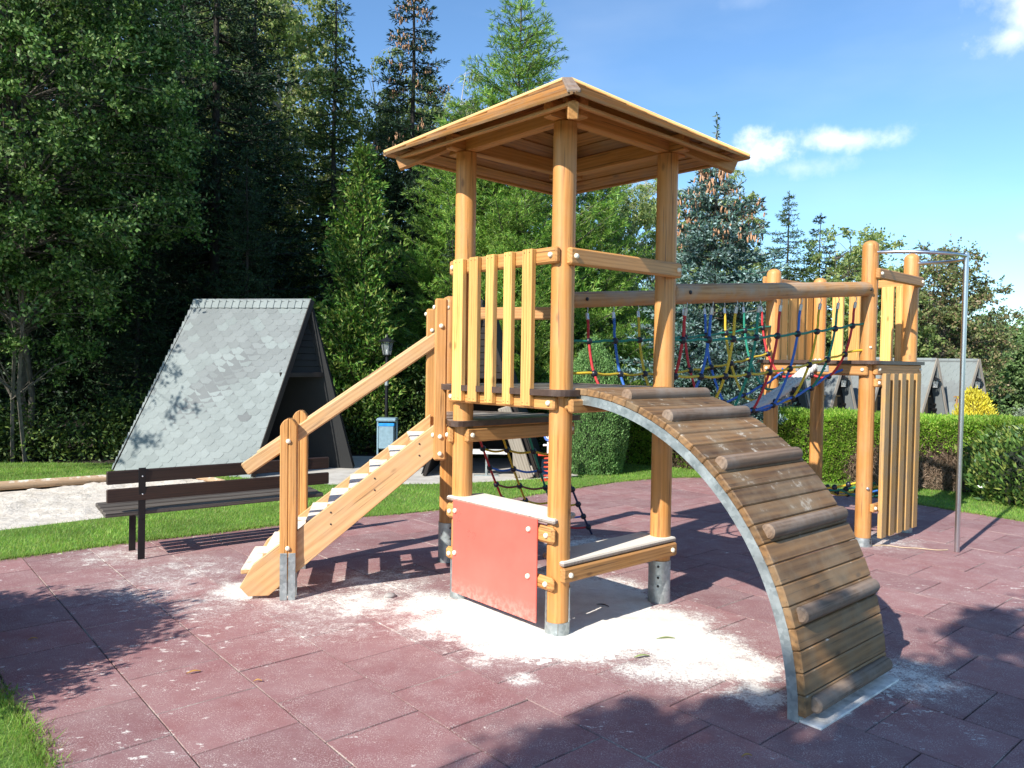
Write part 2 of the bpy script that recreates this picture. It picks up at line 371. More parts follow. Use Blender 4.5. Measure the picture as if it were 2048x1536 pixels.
def rubber(edge):
    s = NT('red_rubber_tile' if edge else 'far_rubber_tile'); P = s.coord('World', (1, 1, 1))
    g = s.noise(P, 260, 3, .7); m = s.noise(P, 5, 5, .6); f = s.noise(P, 45, 4, .7)
    base = s.ramp(g, [(.25, (.15, .056, .058)), (.55, (.245, .098, .100)), (.8, (.40, .20, .20))])
    base = s.mix(s.maprange(m, .35, .75, 0, .5), base, (.27, .145, .155))
    oi = s.n('ShaderNodeObjectInfo'); base = s.mix(1.0, base, s.ramp(oi.outputs['Random'], [(0, (.80, .76, .78)), (.5, (1, 1, 1)), (1, (1.14, 1.06, 1.03))]), 'MULTIPLY')
    # sand field
    xy = s.n('ShaderNodeSeparateXYZ'); s.link(P, xy.inputs[0]); tot = None
    for (c, r, a) in SAND:
        dx = s.math('SUBTRACT', xy.outputs[0], c[0]); dy = s.math('SUBTRACT', xy.outputs[1], c[1])
        d = s.math('SQRT', s.math('ADD', s.math('MULTIPLY', dx, dx), s.math('MULTIPLY', dy, dy)))
        v = s.maprange(d, r*.25, r*1.75, a*1.08, 0, True)
        tot = v if tot is None else s.math('MAXIMUM', tot, v)
    ns = s.noise(P, 7, 8, .72); streak = s.noise(s.coord('World', (1.0, 1.7, 1), rot=(0, 0, math.radians(-12))), 9.0, 9, .74)
    fld = s.math('ADD', s.math('MULTIPLY', tot, 1.22), s.math('MULTIPLY', s.math('SUBTRACT', ns, .5), 1.9))
    fld = s.math('ADD', fld, s.math('MULTIPLY', s.math('SUBTRACT', f, .5), .9))
    cov = s.maprange(fld, .05, 1.15, 0, 1); gr2 = s.noise(P, 95, 3, .75)
    sand = s.maprange(s.math('ADD', cov, s.math('MULTIPLY', s.math('SUBTRACT', gr2, .5), 1.5)), .40, .66, 0, 1)
    sand = s.math('MAXIMUM', sand, s.math('MULTIPLY', s.maprange(cov, .15, .9), .55))
    # scattered flecks everywhere, denser in patches
    patch = s.noise(P, .8, 3)
    fl = s.math('ADD', streak, s.math('MULTIPLY', s.math('SUBTRACT', patch, .5), .35)); fl = s.math('ADD', fl, s.math('MULTIPLY', s.math('SUBTRACT', f, .5), .16))
    leftish = s.maprange(xy.outputs[0], -3.6, -.2, .022, 0)
    fl = s.math('ADD', fl, s.math('ADD', s.math('MULTIPLY', tot, .15), leftish))
    fleck = s.maprange(fl, .636, .675, 0, .85)
    dust = s.maprange(s.noise(P, 2.2, 6, .7), .38, .72, .03, .26)
    grn = s.maprange(g, .35, .6)
    c = s.mix(dust, base, (.50, .40, .38))
    if edge:
        ab = s.n('ShaderNodeVectorMath', operation='ABSOLUTE'); s.link(s.n('ShaderNodeTexCoord').outputs['Object'], ab.inputs[0]); se = s.n('ShaderNodeSeparateXYZ'); s.link(ab.outputs[0], se.inputs[0])
        ed = s.math('ADD', s.math('MAXIMUM', se.outputs[0], se.outputs[1]), s.math('MULTIPLY', s.math('SUBTRACT', f, .5), .012))
        c = s.mix(s.maprange(ed, .2405, .2475, 0, .45), c, (.055, .026, .024))
        c = s.mix(s.math('MULTIPLY', s.maprange(ed, .243, .2475), s.maprange(s.noise(P, 1.7, 4), .52, .64, 0, .5)), c, (.62, .54, .47))
    salt = s.math('MULTIPLY', s.maprange(s.noise(P, 150, 2, .6), .52, .62), s.maprange(fld, -.25, .7, 0, .8), clamp=True)
    allsand = s.math('MAXIMUM', s.math('MAXIMUM', sand, fleck), salt); allsand = s.math('MULTIPLY', allsand, s.math('ADD', .72, s.math('MULTIPLY', grn, .28)), clamp=True)
    sc = s.ramp(s.math('ADD', s.math('MULTIPLY', f, .6), s.math('MULTIPLY', ns, .4)), [(.33, (.66, .60, .53)), (.55, (.88, .84, .77))])
    c = s.mix(allsand, c, sc)
    s.bump(s.math('ADD', g, s.math('ADD', s.math('MULTIPLY', allsand, .6), s.math('MULTIPLY', s.math('MULTIPLY', sand, ns), 5.0))), .5, .004)
    return s.set(Base_Color=c, Roughness=.9)
M_RUBBER = rubber(True); M_RUBBERFAR = rubber(False)
def grassmat():
    s = NT('lawn_soil_green'); P = s.coord('World', (1, 1, 1)); n = s.noise(P, 1.6, 6, .6); f = s.noise(P, 40, 4, .7)
    c = s.ramp(f, [(.3, (.05, .11, .012)), (.7, (.14, .27, .035))])
    c = s.mix(s.maprange(n, .5, .72, 0, .55), c, (.16, .17, .05))
    s.bump(f, .6, .02); return s.set(Base_Color=c, Roughness=.95)
M_LAWN = grassmat()
def leafmat(name, cols, trans=.3, rough=.5, spec=.35, big=1.2, bigvar=.35):
    s = NT(name); geo = s.n('ShaderNodeNewGeometry')
    k = len(cols); c = s.ramp(geo.outputs['Random Per Island'], [((i+.5)/k, cc) for i, cc in enumerate(cols)])
    n = s.noise(s.coord('World', (1, 1, 1)), big, 3)
    c = s.mix(1.0, c, s.ramp(n, [(.35, 1-bigvar), (.65, 1+bigvar*.6)]), 'MULTIPLY')
    s.set(Base_Color=c, Roughness=rough); s.b.inputs['Specular IOR Level'].default_value = spec
    tr = s.n('ShaderNodeBsdfTranslucent'); hs = s.n('ShaderNodeHueSaturation'); s.link(c, hs.inputs['Color']); hs.inputs['Hue'].default_value = .475; hs.inputs['Value'].default_value = 1.5; s.link(hs.outputs[0], tr.inputs[0])
    mx = s.n('ShaderNodeMixShader'); mx.inputs[0].default_value = trans
    s.link(s.b.outputs[0], mx.inputs[1]); s.link(tr.outputs[0], mx.inputs[2]); s.link(mx.outputs[0], s.out.inputs[0])
    return s.m
M_GRASSB = leafmat('grass_blade', [(.13, .29, .03), (.19, .38, .05), (.26, .44, .075), (.32, .36, .11)], .35, .5, .3, 1.4, .3)
M_DECID = leafmat('alder_leaf', [(.022, .060, .010), (.050, .12, .020), (.10, .21, .04), (.23, .34, .12)], .28, .5, .22)
M_BIRCH = leafmat('birch_leaf', [(.12, .20, .05), (.21, .31, .09), (.31, .41, .14), (.44, .47, .19)], .42, .5, .3)
M_SPRUCE = leafmat('spruce_needle', [(.014, .035, .014), (.024, .055, .022), (.042, .085, .03)], .08, .55, .3)
M_SPRUCE_L = leafmat('green_spruce_needle', [(.03, .065, .015), (.06, .11, .022), (.11, .16, .03)], .15, .55, .3)
M_BLUES = leafmat('blue_spruce_needle', [(.035, .085, .055), (.07, .145, .105), (.13, .22, .19), (.28, .39, .38)], .08, .55, .3)
M_PINE = leafmat('pine_needle', [(.05, .15, .018), (.13, .29, .035), (.23, .43, .065), (.34, .47, .10)], .3, .45, .4)
M_THUJA = leafmat('thuja_spray', [(.03, .10, .012), (.07, .19, .02), (.14, .29, .04), (.28, .34, .08)], .2, .5, .35)
M_JUNI = leafmat('juniper_spray', [(.09, .20, .05), (.15, .30, .09), (.24, .40, .14)], .2, .6, .3, 6, .25)
M_HEDGE = leafmat('hedge_spray', [(.12, .26, .022), (.19, .38, .035), (.28, .46, .055), (.36, .46, .09)], .38, .55, .3, 2.5, .3)
M_TWIG = leafmat('dry_hedge_twig', [(.13, .085, .055), (.21, .145, .10), (.31, .225, .16)], .05, .8, .1)
M_RHODO = leafmat('rhododendron_leaf', [(.04, .09, .02), (.08, .16, .035), (.13, .23, .05), (.24, .28, .07)], .15, .3, .6, 3, .25)
M_GOLD = leafmat('golden_cypress_spray', [(.50, .44, .03), (.66, .58, .05), (.74, .68, .09)], .2, .6, .3, 4, .2)
M_BROWNISH = leafmat('reddish_green_leaf', [(.09, .13, .04), (.14, .20, .06), (.23, .25, .10), (.28, .20, .11)], .25, .5, .35)
M_FAR = leafmat('distant_leaf', [(.10, .18, .055), (.15, .25, .08), (.22, .32, .12)], .25, .6, .3)
M_SILVER = leafmat('silvery_leaf', [(.16, .21, .14), (.25, .31, .21), (.34, .40, .28)], .2, .6, .3)
M_BARK = simple('dark_bark', (.035, .028, .022), .9, 0, 12, .35, .5)
M_BARKL = simple('birch_bark', (.52, .50, .46), .8, 0, 9, .45, .3)
M_BARKG = simple('grey_brown_bark', (.11, .095, .075), .9, 0, 14, .35, .5)
M_CONE = simple('spruce_cone_brown', (.44, .235, .125), .7, 0, 30, .3)
M_SOIL = simple('forest_floor_soil', (.045, .035, .022), .95, 0, 6, .4, .4)
def sandmat():
    s = NT('pale_play_sand'); P = s.coord('World', (1, 1, 1)); n = s.noise(P, 9, 7, .65); g = s.noise(P, 180, 2)
    c = s.ramp(n, [(.3, (.66, .58, .48)), (.7, (.86, .79, .70))]); s.bump(s.math('ADD', n, s.math('MULTIPLY', g, .3)), .9, .06)
    return s.set(Base_Color=c, Roughness=.95)
M_SAND = sandmat()
def concrete():
    s = NT('pale_path_concrete'); P = s.coord('World', (1, 1, 1)); n = s.noise(P, 4, 7, .65)
    c = s.ramp(n, [(.3, (.36, .33, .29)), (.7, (.56, .53, .48))]); s.bump(n, .3, .02); return s.set(Base_Color=c, Roughness=.9)
M_CONC = concrete()
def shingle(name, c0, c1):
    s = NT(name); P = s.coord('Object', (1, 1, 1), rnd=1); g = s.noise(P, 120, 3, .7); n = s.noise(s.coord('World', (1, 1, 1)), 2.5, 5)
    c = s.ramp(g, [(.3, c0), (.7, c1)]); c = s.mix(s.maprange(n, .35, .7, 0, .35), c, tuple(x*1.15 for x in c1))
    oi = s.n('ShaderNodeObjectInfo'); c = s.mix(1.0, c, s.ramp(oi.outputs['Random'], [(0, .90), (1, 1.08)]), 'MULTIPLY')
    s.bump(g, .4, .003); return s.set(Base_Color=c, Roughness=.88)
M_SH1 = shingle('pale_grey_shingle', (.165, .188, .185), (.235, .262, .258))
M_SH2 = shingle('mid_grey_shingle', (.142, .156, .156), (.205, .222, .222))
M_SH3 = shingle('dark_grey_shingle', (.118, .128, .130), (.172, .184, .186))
M_SHSHADE = shingle('shade_darkened_shingle', (.012, .012, .012), (.022, .022, .022))  # near-black copy: shade on gable siding and turned-away roof slopes put into colour
M_DARKWOOD = wood('dark_brown_shed_wood', (.008, .005, .004), (.022, .014, .010), 20, .2, knots=False)
M_BLACK = simple('black_painted_metal', (.015, .015, .017), .4, .3)
M_WHITEP = simple('white_paint', (.72, .72, .70), .5)
M_BINGREY = simple('grey_blue_bin_metal', (.25, .36, .42), .4, .3)
M_BINBLUE = simple('bright_blue_bin_rim', (.03, .26, .62), .35)
M_TOYRED = simple('red_spring_paint', (.60, .06, .03), .4)
M_TOYBLUE = simple('blue_toy_paint', (.12, .22, .62), .4)
def glassmat():
    s = NT('lantern_glass'); return s.set(Base_Color=(.42, .46, .46), Roughness=.12, Alpha=.38)
M_GLASS = glassmat()

# ------------------------------------------------------------------ setting: ground, lawn, rubber surface
RUBBER = [(-4.9, 5.75), (-4.24, 6.33), (-3.6, 6.9), (-2.9, 7.42), (-2.36, 7.83), (-.8, 8.75), (.4, 9.95), (1.59, 11.07), (2.3, 11.5), (2.95, 11.62), (3.7, 11.2), (4.55, 10.4), (5.2, 9.45), (5.79, 8.59),
          (6.9, 7.4), (7.6, 5.6), (7.6, -1.5), (.3, -1.5), (-.6, 1.6), (-1.91, 3.13), (-2.25, 3.5), (-2.62, 3.87), (-3.7, 4.9)]
def in_poly(x, y, poly):
    c = False; n = len(poly)
    for i in range(n):
        (x1, y1), (x2, y2) = poly[i], poly[(i+1) % n]
        if (y1 > y) != (y2 > y) and x < (x2-x1)*(y-y1)/(y2-y1)+x1: c = not c
    return c
SBOX = [(-9.8, 2.6), (-4.92, 7.36), (-3.15, 9.1), (-2.95, 9.6), (-4.55, 11.0), (-5.40, 10.50), (-6.56, 9.68), (-11.8, 4.9)]
PATH = [(-4.6, 11.5), (-3.7, 10.78), (-2.45, 10.36), (-.84, 10.60), (.2, 11.05), (1.0, 11.45), (1.3, 13.4), (-1.5, 13.6), (-4.5, 13.4)]
def gz(x, y):
    d = max(0.0, min(1.0, (y-14.0)/8)); d = d*d*(3-2*d)
    k = max(0.0, min(1.0, (x-1.0)/3)); return -.05 - .65*d*k
def ground():
    xs = sorted(set([-400, -150, -60, -30, -20, -15] + [x*1.0 for x in range(-12, 31, 1)] + [40, 60, 150, 400]))
    ys = sorted(set([-80, -30, -10, -5] + [y*1.0 for y in range(-2, 40, 1)] + [50, 80, 150, 400, 1200]))
    V = [(x, y, gz(x, y)) for y in ys for x in xs]; nx = len(xs)
    Fs = [(j*nx+i, j*nx+i+1, (j+1)*nx+i+1, (j+1)*nx+i) for j in range(len(ys)-1) for i in range(nx-1)]
    me = bpy.data.meshes.new('ground'); me.from_pydata(V, [], Fs); me.materials.append(M_SOIL); smooth(me, 80)
    tagk(ob('ground', me), kind='structure')
ground()
def densify(poly, step):
    out = []
    for i in range(len(poly)):
        a, b = poly[i], poly[(i+1) % len(poly)]; L = math.hypot(b[0]-a[0], b[1]-a[1]); n = max(1, int(L/step))
        for k in range(n): out.append((a[0]+(b[0]-a[0])*k/n, a[1]+(b[1]-a[1])*k/n))
    return out
LAWN_OUT = [(-14, -4), (12, -4), (16, 6), (13, 11), (9.5, 13.6), (5, 14.8), (1.5, 15), (-1, 14), (-5.2, 12.6), (-6.2, 12.1), (-7.3, 12.05), (-9, 11.9), (-14, 11.0)]
def lawn():
    rs = random.Random(3)
    rub = [(x+rs.uniform(-.018, .018), y+rs.uniform(-.018, .018)) for x, y in densify(RUBBER, .12)]
    pts = []; edges = []
    for poly in (LAWN_OUT, rub, SBOX, PATH):
        s0 = len(pts); pts += [Vector(p) for p in poly]; n = len(poly); edges += [(s0+i, s0+(i+1) % n) for i in range(n)]
    for i in range(-14, 16):
        for j in range(-4, 15):
            x, y = i+rs.uniform(-.2, .2), j+rs.uniform(-.2, .2)
            if in_poly(x, y, LAWN_OUT) and not in_poly(x, y, RUBBER): pts.append(Vector((x, y)))
    r = delaunay_2d_cdt(pts, edges, [], 0, 1e-5)
    V, Fs = r[0], r[2]; keep = []
    for f in Fs:
        cx = sum(V[i][0] for i in f)/len(f); cy = sum(V[i][1] for i in f)/len(f)
        if in_poly(cx, cy, LAWN_OUT) and not in_poly(cx, cy, rub) and not in_poly(cx, cy, SBOX) and not in_poly(cx, cy, PATH): keep.append(tuple(f))
    me = bpy.data.meshes.new('lawn'); me.from_pydata([(v[0], v[1], .008+.006*math.sin(v[0]*2.1)*math.cos(v[1]*1.7)) for v in V], [], keep); me.materials.append(M_LAWN)
    tagk(ob('lawn', me), kind='structure')
lawn()

def flat(name, poly, z, mat, kind='structure'):
    me = bpy.data.meshes.new(name); cx = sum(p[0] for p in poly)/len(poly); cy = sum(p[1] for p in poly)/len(poly)
    me.from_pydata([(x-cx, y-cy, 0) for x, y in poly], [], [tuple(range(len(poly)))]); me.materials.append(mat)
    return tagk(ob(name, me, None, T(cx, cy, z)), kind=kind)
flat('path', PATH, .004, M_CONC)
def sandbox_sand():
    rs = random.Random(5); xs0, ys0 = -12, 2.4; step = .07
    from mathutils import noise as mn
    nx, ny = int(9.4/step), int(9/step); idx = {}; V = []; Fs = []
    for j in range(ny):
        for i in range(nx):
            x, y = xs0+i*step, ys0+j*step
            if y/ -x < .9 and x < -9: continue
            if in_poly(x, y, SBOX):
                z = -.03 + .05*mn.noise((x*1.3, y*1.3, 0)) + .055*mn.noise((x*4.2, y*4.2, 3)) + .03*mn.noise((x*9, y*9, 7))
                idx[i, j] = len(V); V.append((x, y, z))
    for (i, j) in list(idx):
        q = [(i, j), (i+1, j), (i+1, j+1), (i, j+1)]
        if all(k in idx for k in q): Fs.append(tuple(idx[k] for k in q))
    me = bpy.data.meshes.new('sand'); me.from_pydata(V, [], Fs); me.materials.append(M_SAND); smooth(me, 80)
    tagk(ob('sand', me), kind='structure')
    flat('sand_bed', SBOX, -.045, M_SAND)
sandbox_sand()

def rubber_tiles():
    base = flat('rubber_pavement', RUBBER, -.030, simple('dark_joint_bed', (.035, .018, .017), .95))
    nv = Vector((.756, .655)); dv = Vector((.655, -.756)); half = .5
    rows = []
    mesh = box_mesh(.4962, .4962, .04, .0032, M_RUBBER)
    M0 = Matrix(((dv.x, -nv.x, 0, 0), (dv.y, -nv.y, 0, 0), (0, 0, -1, 0), (0, 0, 0, 1)))
    M0 = Matrix(((dv.x, nv.x, 0, 0), (dv.y, nv.y, 0, 0), (0, 0, 1, 0), (0, 0, 0, 1)))
    cells = []
    for k in range(-10, 32):
        n0 = .1 + .5*k + .25; off = -3.335 + (.25 if k % 2 else 0)   # row k=4 (2.1..2.6) has joints at -3.335
        for j in range(-40, 40):
            d0 = off + .5*j + .25; c = nv*n0 + dv*d0
            corners = [c+nv*a+dv*b for a in (-.25, .25) for b in (-.25, .25)]
            if c.y < -1.2: continue
            if any(in_poly(p.x, p.y, RUBBER) for p in corners) or in_poly(c.x, c.y, RUBBER):
                inview = c.y > .8 and abs(c.x) < c.y*.70+.3 and c.y > 2.2
                cells.append((0 if inview else 1, c.length, c))
    cells.sort(key=lambda t: (t[0], t[1]))
    rs = random.Random(9); rest = []
    for i, (_, _, c) in enumerate(cells):
        if i < 300:
            dz = rs.uniform(-.0013, .0013); M = T(c.x, c.y, -.02+dz) @ Matrix.Rotation(rs.uniform(-.004, .004), 4, 'Z') @ Matrix.Rotation(rs.uniform(-.003, .003), 4, 'X') @ M0
            ob('tile', mesh, base, M)
        else: rest.append(c)
    bm = bmesh.new()
    for c in rest:
        b0 = len(bm.verts); bm.from_mesh(mesh); bm.verts.ensure_lookup_table()
        bmesh.ops.transform(bm, matrix=T(c.x, c.y, -.02+rs.uniform(-.002, .002)) @ M0, verts=bm.verts[b0:])
    me = bpy.data.meshes.new('far_tiles'); bm.to_mesh(me); bm.free(); me.materials.clear(); me.materials.append(M_RUBBERFAR)
    o = ob('far_tiles', me, base, Matrix.Identity(4)); o['kind'] = 'stuff'
rubber_tiles()
def sand_drift():
    from mathutils import noise as mn
    blobs = [((.15, 5.25), .55, .013), ((.55, 5.45), .45, .012), ((.25, 4.72), .35, .011), ((.85, 4.92), .36, .013), ((1.1, 4.62), .24, .009), ((-.25, 5.05), .30, .008), ((.5, 4.95), .5, .012), ((-1.88, 5.55), .20, .007), ((1.28, 4.30), .16, .006)]
    step = .022; x0, y0 = -2.3, 3.9; nx, ny = int(4.2/step), int(2.5/step); H = np.full((ny, nx), -1.0)
    for j in range(ny):
        for i in range(nx):
            x, y = x0+i*step, y0+j*step
            h = max(a*(1-min(1, math.hypot(x-c[0], y-c[1])/(r*1.25))**2) for c, r, a in blobs)
            if h <= 0: continue
            h += -.0045+.0065*mn.noise((x*3.2, y*3.2, 1.0))+.0045*mn.noise((x*9, y*9, 4.0))+.0025*mn.noise((x*26, y*26, 8.0))
            H[j, i] = h
    V = []; idx = {}; Fs = []
    for j in range(ny-1):
        for i in range(nx-1):
            q = [(j, i), (j, i+1), (j+1, i+1), (j+1, i)]
            if max(H[k] for k in q) > .0005 and min(H[k] for k in q) > -.9:
                for k in q:
                    if k not in idx: idx[k] = len(V); V.append((x0+k[1]*step, y0+k[0]*step, max(H[k], -.004)))
                Fs.append(tuple(idx[k] for k in q))
    me = bpy.data.meshes.new('sand_drift'); me.from_pydata(V, [], Fs)
    s = NT('fine_white_sand'); P = s.coord('World', (1, 1, 1)); n = s.noise(P, 6, 7, .7); g = s.noise(P, 220, 3, .75)
    c = s.ramp(s.math('ADD', s.math('MULTIPLY', n, .5), s.math('MULTIPLY', g, .5)), [(.36, (.64, .58, .51)), (.58, (.86, .82, .75))]); s.bump(g, .5, .004)
    me.materials.append(s.set(Base_Color=c, Roughness=.95)); smooth(me, 80)
    tagk(ob('sand_drift', me), 'thin drifts of white sand lying on the tiles under the tower', 'sand', kind='stuff')
sand_drift()

def grass():
    rs = np.random.default_rng(4); out = []
    def patch(x0, x1, y0, y1, dens, h, wd, cond):
        n = int((x1-x0)*(y1-y0)*dens); X = rs.uniform(x0, x1, n); Y = rs.uniform(y0, y1, n)
        m = np.array([cond(x, y) for x, y in zip(X, Y)]); X, Y = X[m], Y[m]; n = len(X)
        a = rs.uniform(0, 2*PI, n); lean = rs.uniform(.1, .9, n)*h; hh = h*rs.uniform(.5, 1.15, n); w = wd*rs.uniform(.6, 1.2, n); b = rs.uniform(0, 2*PI, n)
        P = np.stack([X, Y, np.full(n, .004)], 1)
        side = np.stack([np.cos(b)*w, np.sin(b)*w, 0*w], 1)
        tip = P+np.stack([np.cos(a)*lean, np.sin(a)*lean, hh], 1)
        out.append(np.stack([P-side, P+side, tip], 1))
    def lawncond(x, y): return in_poly(x, y, LAWN_OUT) and not in_poly(x, y, RUBBER) and not in_poly(x, y, SBOX) and not in_poly(x, y, PATH) and abs(x) < .72*y+.4
    rub2 = [(x*1.0, y) for x, y in RUBBER]
    patch(-3.1, -1.3, 2.6, 5.2, 9000, .045, .0022, lambda x, y: in_poly(x, y, LAWN_OUT) and not in_poly(x, y, RUBBER))
    patch(-6.5, 2.6, 6, 9, 5200, .035, .0032, lawncond)
    patch(-8, 6.6, 9, 12.9, 2600, .035, .0045, lawncond)
    patch(4.2, 8.5, 7.0, 9, 4200, .035, .0032, lawncond)
    # a fringe creeping over the rubber edge
    n = 16000; k = rs.integers(0, len(RUBBER), n); t = rs.uniform(0, 1, n); R = np.array(RUBBER); A = R[k]; B = R[(k+1) % len(R)]
    keepe = ~((k >= 14) & (k <= 17)); XY = A+(B-A)*t[:, None]+rs.normal(0, .034, (n, 2)); XY = XY[keepe]; n = len(XY)
    a = rs.uniform(0, 2*PI, n); P = np.c_[XY, np.full(n, .003)]; s = np.c_[np.cos(a), np.sin(a), 0*a]*.003
    tip = P+np.c_[rs.normal(0, .02, (n, 2)), rs.uniform(.012, .04, n)]
    out.append(np.stack([P-s, P+s, tip], 1))
    me = tri_mesh('grass', np.concatenate(out), M_GRASSB); tagk(ob('grass', me), label='short green lawn grass around the red rubber surface', cat='grass', kind='stuff')
grass()

# ------------------------------------------------------------------ the play structure
F = Vector((.309, 4.809)); R = Vector((1.086, 5.499)); L = Vector((-.3505, 5.543)); B = Vector((.410, 6.221)); S = Vector((-.532, 6.523))
P1 = Vector((3.387, 7.314)); P2 = Vector((4.122, 7.975)); P3 = Vector((2.723, 8.044)); P4 = Vector((3.477, 8.721))
PR = .0735; ZD = 1.545; ZL = 1.286; ZD2 = 1.773; BO = .088
PS = empty('play_structure', (1.2, 6.2, 0), 'wooden climbing tower with roof, stairs, curved ramp and rope bridge on the red rubber floor', 'climbing frame')
def v3(p, z): return Vector((p[0], p[1], z))
def unit(a, b): d = b-a; return d/d.length
def outward(a, b, c):
    """horizontal unit normal of edge ab pointing away from c"""
    d = unit(a, b); n = Vector((d.y, -d.x)); return n if (c-a).dot(n) < 0 else -n
CAP = None
def cap(p, n, parent, r=.017, mat=None):
    mat = mat or M_CAP
    me = lathe_mesh([(r, 0), (r, r*.35), (r*.86, r*.75), (r*.5, r*.98), (r*.05, r*1.03)], 12, mat)
    M = axes(Vector(n)); M.translation = Vector(p)
    return ob('bolt_cap', me, parent, M)
def half_shoe(p, z0, z1, facing, parent, span=230):
    """galvanised post shoe: a full ring low down and a part shell above it"""
    bm = bmesh.new(); r0, r1 = PR+.001, PR+.006
    def ring(a0, a1, za, zb, n):
        vs = []
        for i in range(n+1):
            a = a0+(a1-a0)*i/n; c, s = math.cos(a), math.sin(a)
            vs.append([bm.verts.new((r*c, r*s, z)) for r, z in ((r0, za), (r1, za), (r1, zb), (r0, zb))])
        for i in range(n):
            for k in range(4):
                bm.faces.new((vs[i][k], vs[i+1][k], vs[i+1][(k+1) % 4], vs[i][(k+1) % 4]))
        if abs(a1-a0) < 6.2: bm.faces.new(vs[0]); bm.faces.new(vs[-1][::-1])
    fa = math.atan2(facing.y, facing.x); sp = math.radians(span)/2
    ring(fa-PI+.02, fa+PI-.02, z0, .085, 28); ring(fa-sp, fa+sp, .085, z1, 22)
    bmesh.ops.recalc_face_normals(bm, faces=bm.faces)
    me = bpy.data.meshes.new('shoe'); bm.to_mesh(me); bm.free(); me.materials.append(M_GALV); smooth(me, 35)
    o = ob('shoe', me, parent, T(p.x, p.y, 0))
    for z in (z1*.42, z1*.62, z1*.88):
        a = fa+.55; n = Vector((math.cos(a), math.sin(a), 0)); c = cap(v3(p, z)+n*(r1), n, parent, .009, M_BLACKBOLT); c.name = 'bolt_cap'
    return o
def post(p, ztop, dome=True, shoe=None, z0=.0, facing=None, bow=0):
    o = rod('post', v3(p, max(z0, .02)), v3(p, ztop), PR, M_POST, PS, 32, dome1=dome)
    if shoe: half_shoe(p, 0, shoe, facing or Vector((-.3, -1)), o)
    return o
pF = post(F, 3.205, False, .30, facing=Vector((.0, 1)))
pR = post(R, 3.205, False, .305, facing=Vector((-.75, -.65)))
pL = post(L, 3.205, False, .31, facing=Vector((0, -1)))
pB = post(B, 3.205, False, .31, facing=Vector((0, -1)))
pS = post(S, 2.263, True, .338, facing=Vector((-.2, -1)))
p1 = post(P1, 2.915, True, .085, facing=Vector((0, -1)))
p2 = post(P2, 2.895, True, .30, facing=Vector((0, -1)))
p3 = post(P3, 2.725, True, .30, facing=Vector((0, -1)))
p4 = post(P4, 2.715, True, .30, facing=Vector((0, -1)))
# side beams and rails, bolted on the outside of the posts
def rail(a, b, c, z0, z1, ext=.045, name='rail', th=.045, off=BO, mat=None, caps=True, par=None, bev=.011, z0b=None, z1b=None):
    n = outward(a, b, c); d = unit(a, b); zb0 = z0b if z0b is not None else z0; zb1 = z1b if z1b is not None else z1
    p = v3(a-d*ext+n*off, (z0+z1)/2); q = v3(b+d*ext+n*off, (zb0+zb1)/2)
    o = beam(name, p, q, th, z1-z0, mat or M_BEAM, par or PS, (0, 0, 1), bev)
    if caps:
        for pt, zz in ((a, (z0+z1)/2), (b, (zb0+zb1)/2)):
            cap(v3(pt+n*(off+th/2), zz), (n.x, n.y, 0), o)
    return o
cT = (F+B)/2; cU = (P1+P4)/2; cL = (L+B+S)/3
rail(F, L, cT, 1.42, 1.502, name='deck_beam'); rail(F, R, cT, 1.42, 1.502, name='deck_beam'); rail(R, B, cT, 1.42, 1.502, name='deck_beam'); rail(L, B, cT, 1.42, 1.502, name='deck_beam')
rail(L, B, S+(S-cT), 1.135, 1.235, name='deck_beam', off=BO); rail(B, S, cL, 1.135, 1.235, name='deck_beam'); rail(L, S, cL, 1.125, 1.235, name='deck_beam')
rail(F, L, cT, 2.325, 2.425); rl = rail(F, R, cT, 2.315, 2.42, z0b=2.325, z1b=2.425)
rail(S, B, cL, 2.065, 2.17)
rail(P1, P3, cU, 1.63, 1.745, name='deck_beam'); rail(P1, P2, cU, 1.64, 1.745, name='deck_beam'); rail(P2, P4, cU, 1.64, 1.745, name='deck_beam'); rail(P3, P4, cU, 1.64, 1.745, name='deck_beam')
rail(P1, P2, cU, 2.545, 2.645); rail(P2, P4, cU, 2.56, 2.65); rail(P3, P4, cU, 2.56, 2.65)
